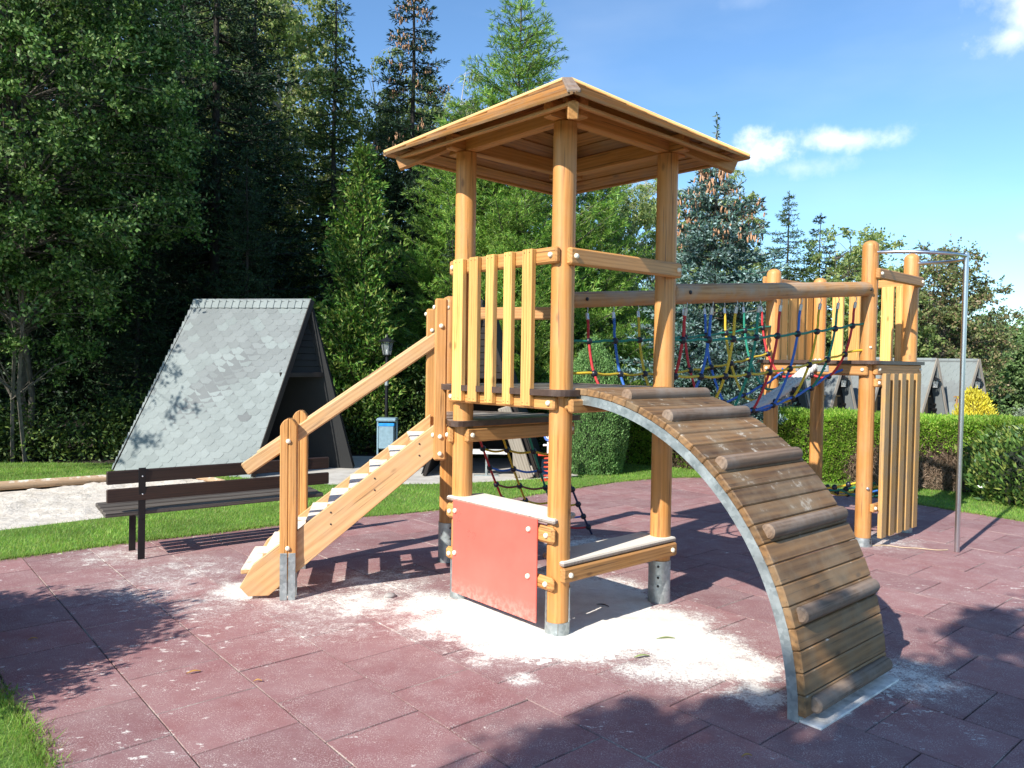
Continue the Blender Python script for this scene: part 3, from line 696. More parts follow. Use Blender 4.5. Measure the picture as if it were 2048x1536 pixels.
# decks: strips of ribbed board clipped to a rounded outline
def deck(poly, z, th, dirv, w=.098, gap=.006, rad=.12):
    pts = [Vector(p) for p in poly]; out = []; n = len(pts)
    for i in range(n):
        a, b, c = pts[i-1], pts[i], pts[(i+1) % n]; u, v = unit(b, a), unit(b, c)
        s, e = b+u*rad, b+v*rad
        for k in range(7):
            t = k/6; out.append(tuple(s*(1-t)**2+b*2*t*(1-t)+e*t*t))
    nrm = Vector((-dirv.y, dirv.x)); ds = [Vector(p).dot(nrm) for p in out]; lo, hi = min(ds), max(ds)
    k = max(1, round((hi-lo)/w)); w = (hi-lo)/k
    for i in range(k):
        q = clip(out, nrm, lo+(i+1)*w-gap/2); q = clip(q, -nrm, -(lo+i*w+gap/2))
        if len(q) < 3: continue
        c = sum((Vector(p) for p in q), Vector((0, 0)))/len(q)
        me = prism_mesh([(p[0]-c.x, p[1]-c.y) for p in q], -th, 0, M_DECK)
        ob('deck_board', me, PS, T(c.x, c.y, z))
    c = sum((Vector(p) for p in out), Vector((0, 0)))/len(out); m = len(out); V = []; Fs = []
    for x, y in out:
        d = (Vector((x, y))-c); k = d.normalized()*.005; V += [(d.x+k.x, d.y+k.y, -th-.002), (d.x+k.x, d.y+k.y, .002), (d.x+k.x*.1, d.y+k.y*.1, .002), (d.x+k.x*.1, d.y+k.y*.1, -th-.002)]
    for i in range(m):
        for q_ in range(4): Fs.append((i*4+q_, ((i+1) % m)*4+q_, ((i+1) % m)*4+(q_+1) % 4, i*4+(q_+1) % 4))
    me = bpy.data.meshes.new('deck_edge'); me.from_pydata(V, [], Fs); me.materials.append(M_DECK); ob('deck_edge', me, PS, T(c.x, c.y, z))
def grow(pts, g):
    c = sum(pts, Vector((0, 0)))/len(pts); return [p+(p-c).normalized()*g for p in pts]
aT = unit(F, R); oT = Vector((aT.y, -aT.x)); eT = unit(L, F)
deck(grow([F, R, B, L], .20), ZD, .036, aT)
deck(grow([P1, P2, P4, P3], .19), ZD2, .030, unit(P1, P2))
deck(grow([L, B, S], .22), ZL, .036, unit(L, B), rad=.16)
# slat railing on the stair side front: five slats
nFL = -aT
for k, (s0, s1) in enumerate([(.056, .191), (.235, .353), (.416, .523), (.597, .699), (.774, .889)]):
    c = L+eT*(s0+(s1-s0)/2-.018)+nFL*(BO+.0225+.0195)
    w = (s1-s0)-.024
    o = beam('slat', v3(c, 1.435), v3(c, 2.422), .038, w, M_SLAT, PS, (eT.x, eT.y, 0), .004)
    for zz in (1.455, 2.40):
        for sx in (-.022, .022):
            n = nFL; cap(v3(c+eT*sx+nFL*.0185, zz), (n.x, n.y, 0), o, .0035, M_BLACKBOLT).name = 'screw'
# far deck railings
def slats(a, b, c, ts, z0, z1, off, w=.1, mat=None, th=.035):
    d = unit(a, b); n = outward(a, b, c); ob_ = []
    for t in ts:
        p = a+d*t+n*off; ob_.append(beam('slat', v3(p, z0), v3(p, z1), th, w, mat or M_SLAT, PS, (d.x, d.y, 0), .004))
    return ob_
slats(P2, P4, cU, (.10, .25, .60, .79), 1.70, 2.57, BO-.042, .125)
slats(P3, P4, cU, (.30, .49, .67, .85), 1.70, 2.57, BO-.042, .125)
# slat wall under the far deck
slats(P1, P2, cU, (.105, .295, .485, .672, .862), .085, 1.655, BO+.045, .108, M_WALLSLAT, .042)
rail(P1, P2, cU, 1.525, 1.605, ext=.03, off=BO+.0)
rail(P1, P2, cU, .335, .415, ext=.03, off=BO+.0)
# red panel with shelf, short rails
for z0, z1 in ((.585, .69), (.29, .375)):
    rail(F, L, cT, z0, z1, ext=.055, bev=.018)
pc = L+eT*.485+nFL*(BO+.0225+.0075)
pan = beam('red_panel', v3(pc, .07), v3(pc, .728), .013, .865, M_RED, PS, (eT.x, eT.y, 0), .003)
for t in (.085, .845):
    for z in (.655, .355): cap(v3(L+eT*t+nFL*(BO+.0375), z), (nFL.x, nFL.y, 0), pan)
def shelf(a, b, c, z, depth, name, out=.10, zb=None):
    d = unit(a, b); n = outward(a, b, c)
    p, q = a+n*out-d*.06, b+n*out+d*.06; r, s = b-n*(depth-out)-d*.02, a-n*(depth-out)+d*.02
    poly = [p, q, r, s]; cc = sum(poly, Vector((0, 0)))/4
    pp = [(v.x-cc.x, v.y-cc.y) for v in poly]
    ar = sum(pp[i][0]*pp[(i+1) % 4][1]-pp[(i+1) % 4][0]*pp[i][1] for i in range(4))
    if ar < 0: pp = pp[::-1]
    ob(name, prism_mesh(pp, -.034, 0, M_SHELF, .010), PS, T(cc.x, cc.y, z))
shelf(L, F, cT, .742, .28, 'shelf_board')
shelf(F, R, cT, .478, .27, 'seat_board')
rail(F, R, cT, .345, .44, ext=.06, bev=.012)
# roof
CR = cT; D = 1.30; ZE = 3.165; ZA = 3.705
cor = [CR+Vector(v)*D for v in ((-.035, -.999), (.999, -.02), (.035, .999), (-.999, .02))]   # front, right, back, left corners
roof = None
def roof_face(i):
    a, b = cor[i], cor[(i+1) % 4]; n = 9; apex = v3(CR, ZA); A, Bv = v3(a, ZE), v3(b, ZE)
    up = (apex-(A+Bv)/2); side = (Bv-A).normalized(); nrm = side.cross(up).normalized()
    if nrm.z < 0: nrm = -nrm
    for k in range(n):
        t0, t1 = k/n, min(1.0, (k+1)/n+.012); th = .016
        p0, p1 = A.lerp(apex, t0), Bv.lerp(apex, t0); q0, q1 = A.lerp(apex, t1), Bv.lerp(apex, t1)
        lift0, lift1 = .012, .0        # overlapping boards: the lower edge rides on the one below
        bot = [p0+nrm*lift0, p1+nrm*lift0, q1+nrm*lift1, q0+nrm*lift1]
        top = [v+nrm*th for v in bot]
        if k == n-1: bot = bot[:2]+[apex+nrm*lift1]; top = [v+nrm*th for v in bot]
        m = len(bot); c = sum(bot, Vector())/m
        X = axes(side, nrm); X.translation = c; Xi = X.inverted()
        V = [tuple(Xi@v) for v in bot+top]
        Fs = [tuple(range(m))[::-1], tuple(range(m, 2*m))]+[(j, (j+1) % m, m+(j+1) % m, m+j) for j in range(m)]
        me = bpy.data.meshes.new('roof_board'); me.from_pydata(V, [], Fs); me.materials.append(M_ROOFW)
        ob('roof_board', me, roof, X)
# plates on the posts
roof = beam('roof', v3(F-eT*-.0-aT*.16, 3.258), v3(R+aT*.16, 3.258), .075, .105, M_POST, PS, (0, 0, 1), .006)
beam('wall_plate', v3(L-aT*.16, 3.258), v3(B+aT*.16, 3.258), .075, .105, M_POST, roof, (0, 0, 1), .006)
beam('wall_plate', v3(L-eT*.16, 3.262), v3(F+eT*.16, 3.262), .075, .118, M_POST, roof, (0, 0, 1), .006)
beam('wall_plate', v3(B-eT*.16, 3.262), v3(R+eT*.16, 3.262), .075, .118, M_POST, roof, (0, 0, 1), .006)
for i in range(4):
    c = v3(CR+(cor[i]-CR)*.925, ZE-.005); ap = v3(CR, ZA-.06)
    beam('hip_rafter', c-Vector((0, 0, .042)), ap-Vector((0, 0, .042)), .06, .095, M_BEAM, roof, (0, 0, 1), .005)
    roof_face(i)
    a, b = cor[i], cor[(i+1) % 4]; d = unit(a, b); n = outward(a, b, CR)
    beam('eaves_board', v3(a*.97+b*.03-n*.075, ZE-.004), v3(b*.97+a*.03-n*.075, ZE-.004), .03, .020, M_BEAM, roof, (0, 0, 1), .003)
    d3 = v3(CR, ZA)-v3(cor[i], ZE); p = v3(cor[i], ZE+.028)
    beam('hip_cap', p+d3*.0, p+d3*.985, .075, .022, M_ROOFCAP if i != 0 else M_GRIP, roof, (0, 0, 1), .005)
# stairs
dS = Vector((-.9881, -.1536)); lS = unit(L, S)
def stair():
    n0 = L+(S-L)*.12; f0 = L+(S-L)*.88
    poly = [(.16, 1.035), (.16, 1.270), (1.47, .255), (1.56, .10), (1.50, .03), (1.36, .03)]
    sprof = poly
    for base in (n0, f0):
        # local x = grain along the slope, built flat then stood up
        X = Matrix(((dS.x, 0, lS.x, base.x), (dS.y, 0, lS.y, base.y), (0, 1, 0, 0), (0, 0, 0, 1)))
        ang = math.atan2(.255-1.27, 1.47-.16)
        Rm = Matrix.Rotation(ang, 4, 'Z') @ Matrix.Rotation(PI/2, 4, 'Y')     # local z along the slope
        Ri = Rm.inverted()
        bm = bmesh.new(); vs = [bm.verts.new((x, y, -.0225)) for x, y in poly]; f = bm.faces.new(vs)
        r = bmesh.ops.extrude_face_region(bm, geom=[f]); bmesh.ops.translate(bm, verts=[v for v in r['geom'] if isinstance(v, bmesh.types.BMVert)], vec=(0, 0, .045))
        bmesh.ops.recalc_face_normals(bm, faces=bm.faces); bmesh.ops.bevel(bm, geom=bm.edges[:], offset=.004, segments=1, affect='EDGES')
        bmesh.ops.transform(bm, matrix=Ri, verts=bm.verts); me = bpy.data.meshes.new('stringer'); bm.to_mesh(me); bm.free(); me.materials.append(M_STAIR)
        o = ob('stair_stringer', me, PS, X @ Rm)
        for t in (.3, .62, .93, 1.2):
            for dz in (.055, .14):
                zt = 1.27-(t-.16)*.775-dz; cap(v3(base+dS*t-lS*.0225, zt), (-lS.x, -lS.y, 0), o, .0065, M_BLACKBOLT).name = 'screw'
        beam('handrail', v3(base+dS*.17, 1.885), v3(base+dS*1.535, .918), .042, .098, M_STAIR, PS, (0, 0, 1), .010)
        z0, z1 = (.985, 2.165) if base is n0 else (1.0, 2.145)
        off = -.045 if base is n0 else .045
        bp_ = base+dS*.16+lS*off
        nb = beam('newel_board', v3(bp_, z0), v3(bp_, z1), .042, .092, M_BEAM, PS, (dS.x, dS.y, 0), .012)
        for zz in (1.035, 1.16, 1.965): cap(v3(bp_-lS*.022, zz), (-lS.x, -lS.y, 0), nb)
        for zz in (1.17, 2.10):
            cap(v3(bp_+dS*.046, zz), (dS.x, dS.y, 0), nb); cap(v3(bp_-dS*.046, zz), (-dS.x, -dS.y, 0), nb)
    k = 9
    for i in range(k):
        t = .27+i*.150; z = 1.27-(t-.16)*.775-.075
        c = (n0+f0)/2+dS*(t+.02)
        beam('stair_tread', v3(c-lS*.345*((f0-n0).length/.76), z), v3(c+lS*.345*((f0-n0).length/.76), z), .15, .038, M_TREAD, PS, (0, 0, 1), .006)
    # twin-board newels at the foot with steel flats
    for base, z1, sgn in ((Vector((-1.58, 5.45)), 1.29, -1), (Vector((-1.72, 6.24)), 1.295, 1)):
        c = base+lS*sgn*.01
        half = .056
        nw = None
        for s in (-1, 1):
            p = c+dS*s*(half*.52)
            w = .056
            bm = bmesh.new(); prof = []
            hh = z1-.30
            rr = .05
            pts2 = [(-w/2, 0), (w/2, 0)]
            if s > 0: pts2 += [(w/2, hh-.055), (w/2-.012, hh-.03), (w/2-.03, hh-.010), (-w/2, hh)]
            else: pts2 += [(w/2, hh), (-w/2+.03, hh-.010), (-w/2+.012, hh-.03), (-w/2, hh-.055)]
            vs = [bm.verts.new((x, -.055, z)) for x, z in pts2]; f = bm.faces.new(vs)
            r = bmesh.ops.extrude_face_region(bm, geom=[f]); bmesh.ops.translate(bm, verts=[v for v in r['geom'] if isinstance(v, bmesh.types.BMVert)], vec=(0, .11, 0))
            bmesh.ops.recalc_face_normals(bm, faces=bm.faces); bmesh.ops.bevel(bm, geom=bm.edges[:], offset=.005, segments=1, affect='EDGES')
            me = bpy.data.meshes.new('newel'); bm.to_mesh(me); bm.free(); me.materials.append(M_BEAM)
            X = Matrix(((dS.x, lS.x, 0, p.x), (dS.y, lS.y, 0, p.y), (0, 0, 1, .30), (0, 0, 0, 1)))
            o = ob('newel_post', me, PS, X)
            beam('shoe', v3(p-lS*.052, .0), v3(p-lS*.052, .335), .012, .050, M_GALV, o, (dS.x, dS.y, 0), .002)
            beam('shoe', v3(p+lS*.052, .0), v3(p+lS*.052, .335), .012, .050, M_GALV, o, (dS.x, dS.y, 0), .002)
            nw = o
        for zz in (.37, 1.13): cap(v3(c-lS*.056, zz), (-lS.x, -lS.y, 0), nw)
stair()
# curved ramp
def ramp():
    rad = 1.485; o0 = .09; w0, w1 = .055, .905
    def at(t, lat, dr=0.0):   # t 0 (top) .. 1 (ground)
        a = PI/2*t; rr = rad+dr; return v3(F+aT*lat+oT*(o0+rr*math.sin(a)), rr*math.cos(a))
    def band(lat):
        bm = bmesh.new(); n = 40; prev = None
        c0 = at(0, lat)
        for i in range(n+1):
            t = -.02+i/n*1.02
            t = min(t, 1.0)
            vs = [bm.verts.new(at(t, lat+a, b)-c0) for a, b in ((-.0225, -.028), (.0225, -.028), (.0225, .028), (-.0225, .028))]
            if prev:
                for k in range(4): bm.faces.new((prev[k], prev[(k+1) % 4], vs[(k+1) % 4], vs[k]))
            else: bm.faces.new(vs[::-1])
            prev = vs
        bm.faces.new(prev); bmesh.ops.recalc_face_normals(bm, faces=bm.faces)
        me = bpy.data.meshes.new('band'); bm.to_mesh(me); bm.free(); me.materials.append(M_GALV); smooth(me, 30)
        return me, c0
    me, c0 = band(w0+.0); arch = ob('arched_ramp', me, PS, T(*c0))
    me, c0 = band(w1-.0); ob('side_rail', me, arch, T(*c0))
    N = 23; bars = {3, 6, 10, 14, 18, 22}
    step = PI/2/N*rad
    for i in range(N):
        t = (i+.5)/N*.985; c = at(t, (w0+w1)/2, .028+.021); rd = (at(t, 0, 1)-at(t, 0, 0)).normalized()
        g = v3(aT, 0)
        pm = beam('plank', c-g*.455, c+g*.455, .042, (rad+.070)*PI/2/N*.985-.0035, M_RAMP, arch, (at(t+.01, 0)-at(t, 0)).normalized(), .006)
        if i in bars:
            cb = at(t, (w0+w1)/2, .028+.042+.012); 
            tt = (at(t+.01, 0)-at(t, 0)).normalized()
            rod('grip_bar', cb-g*.40-tt*.0, cb+g*.435, .040, M_GRIP, arch, 18, dome0=False, dome1=True, bev=.010)
    fa, fb = at(1, w0-.01, .075), at(1, w1+.03, .075); fa.z = fb.z = .005
    beam('footing', fa, fb, .125, .012, simple('sandy_concrete_footing', (.70, .66, .60), .95, 0, 14, .35, .4), PS, (0, 0, 1), .002)
    rail(F, R, cT, 1.405, 1.49, ext=.06, name='ramp_bracket', off=BO+.047, caps=False)
ramp()
# bridge logs and ropes
def knot(p, rope_o, s=.030):
    me = lathe_mesh([(s*.3, -s), (s*.75, -s*.72), (s, -s*.25), (s, s*.25), (s*.75, s*.72), (s*.3, s)], 10, M_KNOT)
    ob('knot', me, rope_o, T(*p) @ Matrix.Rotation(.6, 4, 'X'))
def bez(pts, n=6):
    """Catmull-Rom through points"""
    P_ = [Vector(p) for p in pts]; out = []
    for i in range(len(P_)-1):
        p0, p1_, p2_, p3_ = P_[max(i-1, 0)], P_[i], P_[i+1], P_[min(i+2, len(P_)-1)]
        for k in range(n):
            t = k/n; out.append(.5*((2*p1_)+(p2_-p0)*t+(2*p0-5*p1_+4*p2_-p3_)*t*t+(3*p1_-p0-3*p2_+p3_)*t**3))
    out.append(P_[-1]); return out
def bridge():
    # logs: near R->P1, far B->P3
    nb = unit(R, P1); dn = v3(nb, 0)
    lgA = rod('bridge_log', v3(R+nb*.055, 2.222), v3(P1-nb*.055, 2.452), .068, M_LOG, PS, 28, bev=.012)
    nf = unit(B, P3); lgB = rod('bridge_log', v3(B+nf*.055, 2.222), v3(P3-nf*.055, 2.452), .066, M_LOG, PS, 28, bev=.012)
    toward = oT
    for P0, nn, lg in ((R, nb, lgA), (B, nf, lgB)):
        for t, z in ((.19, 2.235), (2.82, 2.44)):
            cap(v3(P0+nn*t+toward*.066, z), (toward.x, toward.y, .0), lg, .015, M_BLACKBOLT)
    cap(v3(R+toward*(PR-.002)-nb*.0+Vector((-.035, .0)), 2.235), (toward.x, toward.y, 0), pR, .015, M_BLACKBOLT)
    cap(v3(R+toward*(PR-.004)-Vector((.03, 0)), 1.80), (toward.x, toward.y, 0), pR, .010, M_FERRULE)
    cap(v3(P1+Vector((.0, -PR)), .56), (0, -1, 0), p1, .016, M_FERRULE)
    cap(v3(P1+Vector((-.01, -PR)), 1.90), (-.2, -1, 0), p1, .012, M_CAP)
    C0, C1 = (R+B)/2, (P1+P3)/2; ax = C1-C0; 
    def frame(t, lat, z):  # lat -1 near .. +1 far at the logs
        near = R.lerp(P1, t); far = B.lerp(P3, t); c = (near+far)/2; return v3(c+(near-c)*(-lat), z)
    def zlog(t): return 2.222+.23*t-.066
    def sag(t, s): return -4*s*t*(1-t)
    def zg(t): return 1.885+.245*t+sag(t, .045)
    def zy(t): return 1.635+.245*t+sag(t, .10)
    def zb(t): return 1.50+.215*t+sag(t, .28)
    def zf(t): return 1.50+.25*t+sag(t, .36)
    cols = ['red', 'blue', 'yellow', 'green', 'red', 'blue', 'yellow', 'green', 'red']
    ts = [.085+.835*i/8 for i in range(9)]
    for side in (-1, 1):
        for nm, zz, lat, col, r in (('side', zg, .93, 'green', .0108), ('side', zy, .80, 'yellow', .0105), ('side', zb, .50, 'blue', .0115)):
            pts = []
            for k in range(37):
                t = k/36; ed = max(0, 1-min(t, 1-t)/.06); l = lat+(.97-lat)*ed*(1 if nm == 'side' and col != 'blue' else .4)
                wob = .006*math.sin(t*9*2*PI+1.3*lat*10)
                pts.append(frame(.012+.972*t, side*l, zz(t)+wob))
            tube('rope', pts, r, RC[col], PS, 8)
    for t, col in zip(ts, cols):
        tc = t
        P_ = [frame(t, -.98, zlog(t)-.05), frame(t, -.95, (zlog(t)+zg(t))/2), frame(tc, -.93, zg(t)), frame(tc, -.80, zy(t)), frame(tc, -.50, zb(t)), frame(tc, -.16, zf(t)),
              frame(tc, .16, zf(t)), frame(tc, .50, zb(t)), frame(tc, .80, zy(t)), frame(tc, .93, zg(t)), frame(t, .95, (zlog(t)+zg(t))/2), frame(t, .98, zlog(t)-.05)]
        r = tube('rope', bez(P_, 5), .0115, RC[col], PS, 8)
        for k in (2, 3, 4, 5, 6, 7, 8, 9): knot(P_[k], r, .029 if k in (2, 3, 8, 9) else .026)
        for k, k2 in ((0, 1), (11, 10)):
            d = (P_[k2]-P_[k]).normalized()
            rod('ferrule', P_[k], P_[k]+d*.055, .0145, M_FERRULE, r, 10)
            tube('shackle', [P_[k]+Vector((0, 0, .055)), P_[k]+Vector((.008, 0, .03)), P_[k]+Vector((0, 0, .0))], .004, M_FERRULE, r, 6)
    # thick braided tread rope: three twisted strands side by side
    for q, lat in enumerate((-.09, 0, .09)):
        for st in range(3):
            pts = []
            for k in range(150):
                t = k/149; a = t*2*PI*34+st*2*PI/3; c = frame(.01+.98*t, lat, zf(t)+.012)
                pts.append(c+Vector((math.cos(a)*.5*.022*toward.x, math.cos(a)*.5*.022*toward.y, math.sin(a)*.016))*1.2)
            tube('tread_rope', pts, .0165, RC['white'], PS, 6)
    # steel plates that hold the tread rope
    for (a, b, c, z) in ((P1, P3, cU, 1.695), (R, B, cT, 1.46)):
        n = outward(a, b, c); m = (a+b)/2+n*(BO+.026); d = unit(a, b)
        pl = beam('anchor_plate', v3(m-d*.17, z), v3(m+d*.17, z), .006, .065, M_GALV, PS, (0, 0, 1), .002)
        for s in (-.13, .13): cap(v3(m+d*s+n*.003, z), (n.x, n.y, 0), pl, .013, M_FERRULE)
bridge()
# climbing net below the low platform
def climbing_net():
    d = unit(S, B); n = outward(S, B, L); top = [S+d*s for s in (.20, .42, .66, .88)]
    bot = [S+Vector((.45, 1.40))+d*s for s in (.16, .40, .66, .95)]
    cols = ['red', 'yellow', 'green', 'navy']; rows = ['yellow', 'blue', 'brown', 'yellow', 'blue', 'red']
    V = []
    for a, b, c in zip(top, bot, cols):
        P_ = [v3(a.lerp(b, t)+n*.09*(1-t), 1.17*(1-t)+.0-.06*math.sin(PI*t)) for t in (0, .17, .32, .47, .62, .76, .90, 1.0)]
        V.append(P_); r = tube('rope', bez(P_, 4), .0105, RC[c], PS, 8)
        for k in range(1, 7): knot(P_[k], r, .028)
    for k, c in enumerate(rows):
        for j in range(3):
            a, b = V[j][k+1], V[j+1][k+1]; m = (a+b)/2-Vector((0, 0, .022))
            tube('rope', bez([a, m, b], 5), .0095, RC[c], PS, 8)
climbing_net()
def low_net():
    # low crawling net strung below the far platform
    A = [v3(P3+Vector((.0, -.02)), .62), v3(P1, .62), v3(P4, .40), v3(P2, .46)]
    cols = ['yellow', 'green', 'yellow', 'blue', 'yellow']
    for i in range(5):
        t = i/4; a = A[0].lerp(A[2], t); b = A[1].lerp(A[3], t); m = (a+b)/2-Vector((0, 0, .13)); P_ = bez([a, m, b], 8)
        r = tube('rope', P_, .010, RC[cols[i]], PS, 8)
        for k in (3, 6, 8, 11, 13): knot(P_[k], r, .028)
    for i in range(1, 4):
        t = i/4; a = A[0].lerp(A[1], t)-Vector((0, 0, .11)); b = A[2].lerp(A[3], t)-Vector((0, 0, .10)); m = (a+b)/2-Vector((0, 0, .05))
        tube('rope', bez([a, m, b], 8), .010, RC[['green', 'yellow', 'green'][i-1]], PS, 8)
low_net()
# fire pole with its ring
def fire_pole():
    pole = Vector((4.174, 7.107)); z = 2.785
    po = rod('fire_pole', v3(pole, 0), v3(pole, z+.0), .0225, M_STAINLESS, PS, 20, bev=.004)
    m = (P1+P2)/2; out = (pole-m); outn = out.normalized(); d = unit(P1, P2)
    pts = []
    for k in range(33):
        a = PI*k/32; pts.append(v3(m-d*math.cos(a)*.497+outn*(out.length*math.sin(a)**.85 if 0 < math.sin(a) else 0), 2.80-.01*k/32-.045*math.sin(a)))
    tube('pole_ring', pts, .0165, M_STAINLESS, PS, 12)
fire_pole()

# ------------------------------------------------------------------ bench
def bench():
    o = Vector((-3.09, 6.40)); d = Vector((.797, .604)); f = Vector((-.604, .797))   # f: towards the seat front (away from the camera)
    root = empty('park_bench', (o.x+d.x*.8, o.y+d.y*.8, 0), 'long dark brown wooden park bench seen from behind, near the sand pit', 'bench')
    for s in (0.0, 1.42):
        p = o+d*s
        tube('leg', [v3(p, 0), v3(p+f*.02, .36), v3(p-f*.0, .40), v3(p-f*.045, .765)], .0001, M_BLACK, root, 4) if False else None
        beam('leg', v3(p+f*.03, .0), v3(p-f*.012, .78), .014, .055, M_BLACK, root, (d.x, d.y, 0), .002)
        beam('leg', v3(p+f*.40, .0), v3(p+f*.37, .385), .014, .055, M_BLACK, root, (d.x, d.y, 0), .002)
        beam('seat_bearer', v3(p+f*.0, .365), v3(p+f*.45, .38), .045, .035, M_BLACK, root, (0, 0, 1), .002)
    for z0, z1, e0 in ((.655, .765, -.04), (.505, .615, -.025)):
        zc = (z0+z1)/2; q = o-f*(.0+.035)
        q = o-f*(-.02)
        lean = -.0
        b = beam('back_slat', v3(o+f*(.012)-d*.265, zc), v3(o+f*(.012)+d*1.665, zc), .038, z1-z0, M_BENCHW, root, (0, 0, 1), .006)
        for s in (0, 1.42): cap(v3(o+d*s-f*.028, zc), (-f.x, -f.y, 0), b, .007, M_FERRULE)
    for k, off in enumerate((.07, .20, .33, .44)):
        zc = .40+.006*k
        beam('seat_slat', v3(o+f*off-d*.275, zc), v3(o+f*off+d*1.62, zc), .105 if k < 3 else .08, .038, M_BENCHS, root, (0, 0, 1), .006)
bench()

# ------------------------------------------------------------------ huts
def hex_shingles(P00, P10, P01, P11, w, e, mats, parent, limit, M_of=None, rnd=None, joined_parent=None, dark=None, nrm_up=True):
    """hex tabs over the quad P00 (bottom start) P10 (bottom end) P01 (top start) P11 (top end)"""
    rs = rnd or random.Random(11)
    bl = ((P10-P00).length+(P11-P01).length)/2; hl = (P01-P00).length
    nc = max(1, round(bl/w)); nr = max(1, round(hl/e)); items = []
    for j in range(nr):
        for i in range(-1, nc+1):
            u = (i+.5+(.5 if j % 2 else 0))/nc; v = (j+.5)/nr
            if u < -.3/nc or u > 1+.3/nc: continue
            items.append((u, v, j, i))
    def pos(u, v): return (P00*(1-u)+P10*u)*(1-v)+(P01*(1-u)+P11*u)*v
    side = ((P10-P00).normalized()); up = (P01-P00); nrm = side.cross(up).normalized()
    if nrm.z < 0: nrm = -nrm
    up2 = nrm.cross(side).normalized()
    if up2.z < 0: up2 = -up2
    a, h = w*.5*.965, e
    hexp = [(-a, -h*.16), (-a*.42, -h*.92), (a*.42, -h*.92), (a, -h*.16), (a, h*.5), (-a, h*.5)]
    a = w*.5*.985; hexp = [(-a, -h*.10), (-a*.5, -h*.72), (a*.5, -h*.72), (a, -h*.10), (a, h*.85), (-a, h*.85)]
    meshes = []
    for mt in mats:
        V = [(x, y, .0058 if y < 0 else .0012) for x, y in hexp]+[(x, y, .0005 if y < 0 else -.004) for x, y in hexp]
        Fs = [(0, 1, 2, 3, 4, 5), (11, 10, 9, 8, 7, 6)]+[(k, (k+6), (k+1) % 6+6, (k+1) % 6) for k in range(6)]
        me = bpy.data.meshes.new('shingle'); me.from_pydata(V, [], Fs); me.materials.append(mt); meshes.append(me)
    X0 = Matrix((side, up2, nrm)).transposed().to_4x4()
    if X0.determinant() < 0: X0 = Matrix((-side, up2, nrm)).transposed().to_4x4()
    rest = []; cnt = 0
    for (u, v, j, i) in items:
        row_dark = dark(u, v) if dark else 0
        k = min(len(mats)-1, int(row_dark+rs.random()*.28+.0))
        sx = (pos(1, v)-pos(0, v)).length/(nc*w)
        if u < .5/nc: u2 = (u+.5/nc)/2; sx *= max(.1, (u+.5/nc)*nc)
        elif u > 1-.5/nc: u2 = (u-.5/nc+1)/2; sx *= max(.1, (1-u+.5/nc)*nc)
        else: u2 = u
        if sx < .12: continue
        X = X0 @ Matrix.Diagonal((sx, 1, 1, 1)); X.translation = pos(u2, v)+nrm*(.004+rs.uniform(0, .001))
        if cnt < limit:
            ob('shingle', meshes[k], parent, X @ Matrix.Rotation(rs.uniform(-.02, .02), 4, 'Z')); cnt += 1
        else: rest.append((k, X))
    if rest:
        bm = bmesh.new()
        for k, X in rest:
            b0 = len(bm.verts); f0 = len(bm.faces); bm.from_mesh(meshes[k]); bm.verts.ensure_lookup_table(); bm.faces.ensure_lookup_table()
            bmesh.ops.transform(bm, matrix=X, verts=bm.verts[b0:])
            for ff in bm.faces[f0:]: ff.material_index = k
        Mi = WORLD[parent.name].inverted(); bmesh.ops.transform(bm, matrix=Mi, verts=bm.verts)
        me = bpy.data.meshes.new('upper_shingles'); bm.to_mesh(me); bm.free()
        for mt in mats: me.materials.append(mt)
        o = ob('upper_shingles', me, parent, WORLD[parent.name]); o['kind'] = 'stuff'
def panel_obj(name, pts, th, mat, parent):
    """flat panel of thickness th below the given planar polygon"""
    pts = [Vector(p) for p in pts]; c = sum(pts, Vector())/len(pts); n = (pts[1]-pts[0]).cross(pts[2]-pts[0]).normalized()
    if n.z < 0: n = -n
    V = [tuple(p-c) for p in pts]+[tuple(p-c-n*th) for p in pts]; m = len(pts)
    Fs = [tuple(range(m)), tuple(range(2*m-1, m-1, -1))]+[(j, m+j, m+(j+1) % m, (j+1) % m) for j in range(m)]
    me = bpy.data.meshes.new(name); me.from_pydata(V, [], Fs); me.materials.append(mat)
    bm = bmesh.new(); bm.from_mesh(me); bmesh.ops.recalc_face_normals(bm, faces=bm.faces); bm.to_mesh(me); bm.free()
    return ob(name, me, parent, T(*c))
def lantern(root, p, s, parent_is_part=True, body=None):
    """wall or post lantern head hung at p; returns the cap object"""
    b = ob('lantern', lathe_mesh([(s*.30, 0), (s*.34, s*.06), (s*.10, s*.10)], 6, body or M_BLACK), root, T(*p))
    ob('lantern_glass', lathe_mesh([(s*.28, s*.08), (s*.46, s*1.0)], 6, M_GLASS), b, T(*p))
    for k in range(6):
        a = PI/3*k; q0 = Vector(p)+Vector((math.cos(a)*s*.29, math.sin(a)*s*.29, s*.07)); q1 = Vector(p)+Vector((math.cos(a)*s*.47, math.sin(a)*s*.47, s*1.0))
        tube('lantern_bar', [q0, q1], s*.022, M_BLACK, b, 4)
    ob('lantern_bulb', lathe_mesh([(s*.04, s*.14), (s*.07, s*.26), (s*.08, s*.36), (s*.02, s*.46)], 10, M_WHITEP), b, T(*p))
    ob('lantern_roof', lathe_mesh([(s*.66, s*1.0), (s*.60, s*1.04), (s*.22, s*1.26), (s*.08, s*1.32), (s*.05, s*1.5), (s*.01, s*1.56)], 12, M_BLACK), b, T(*p))
    return b
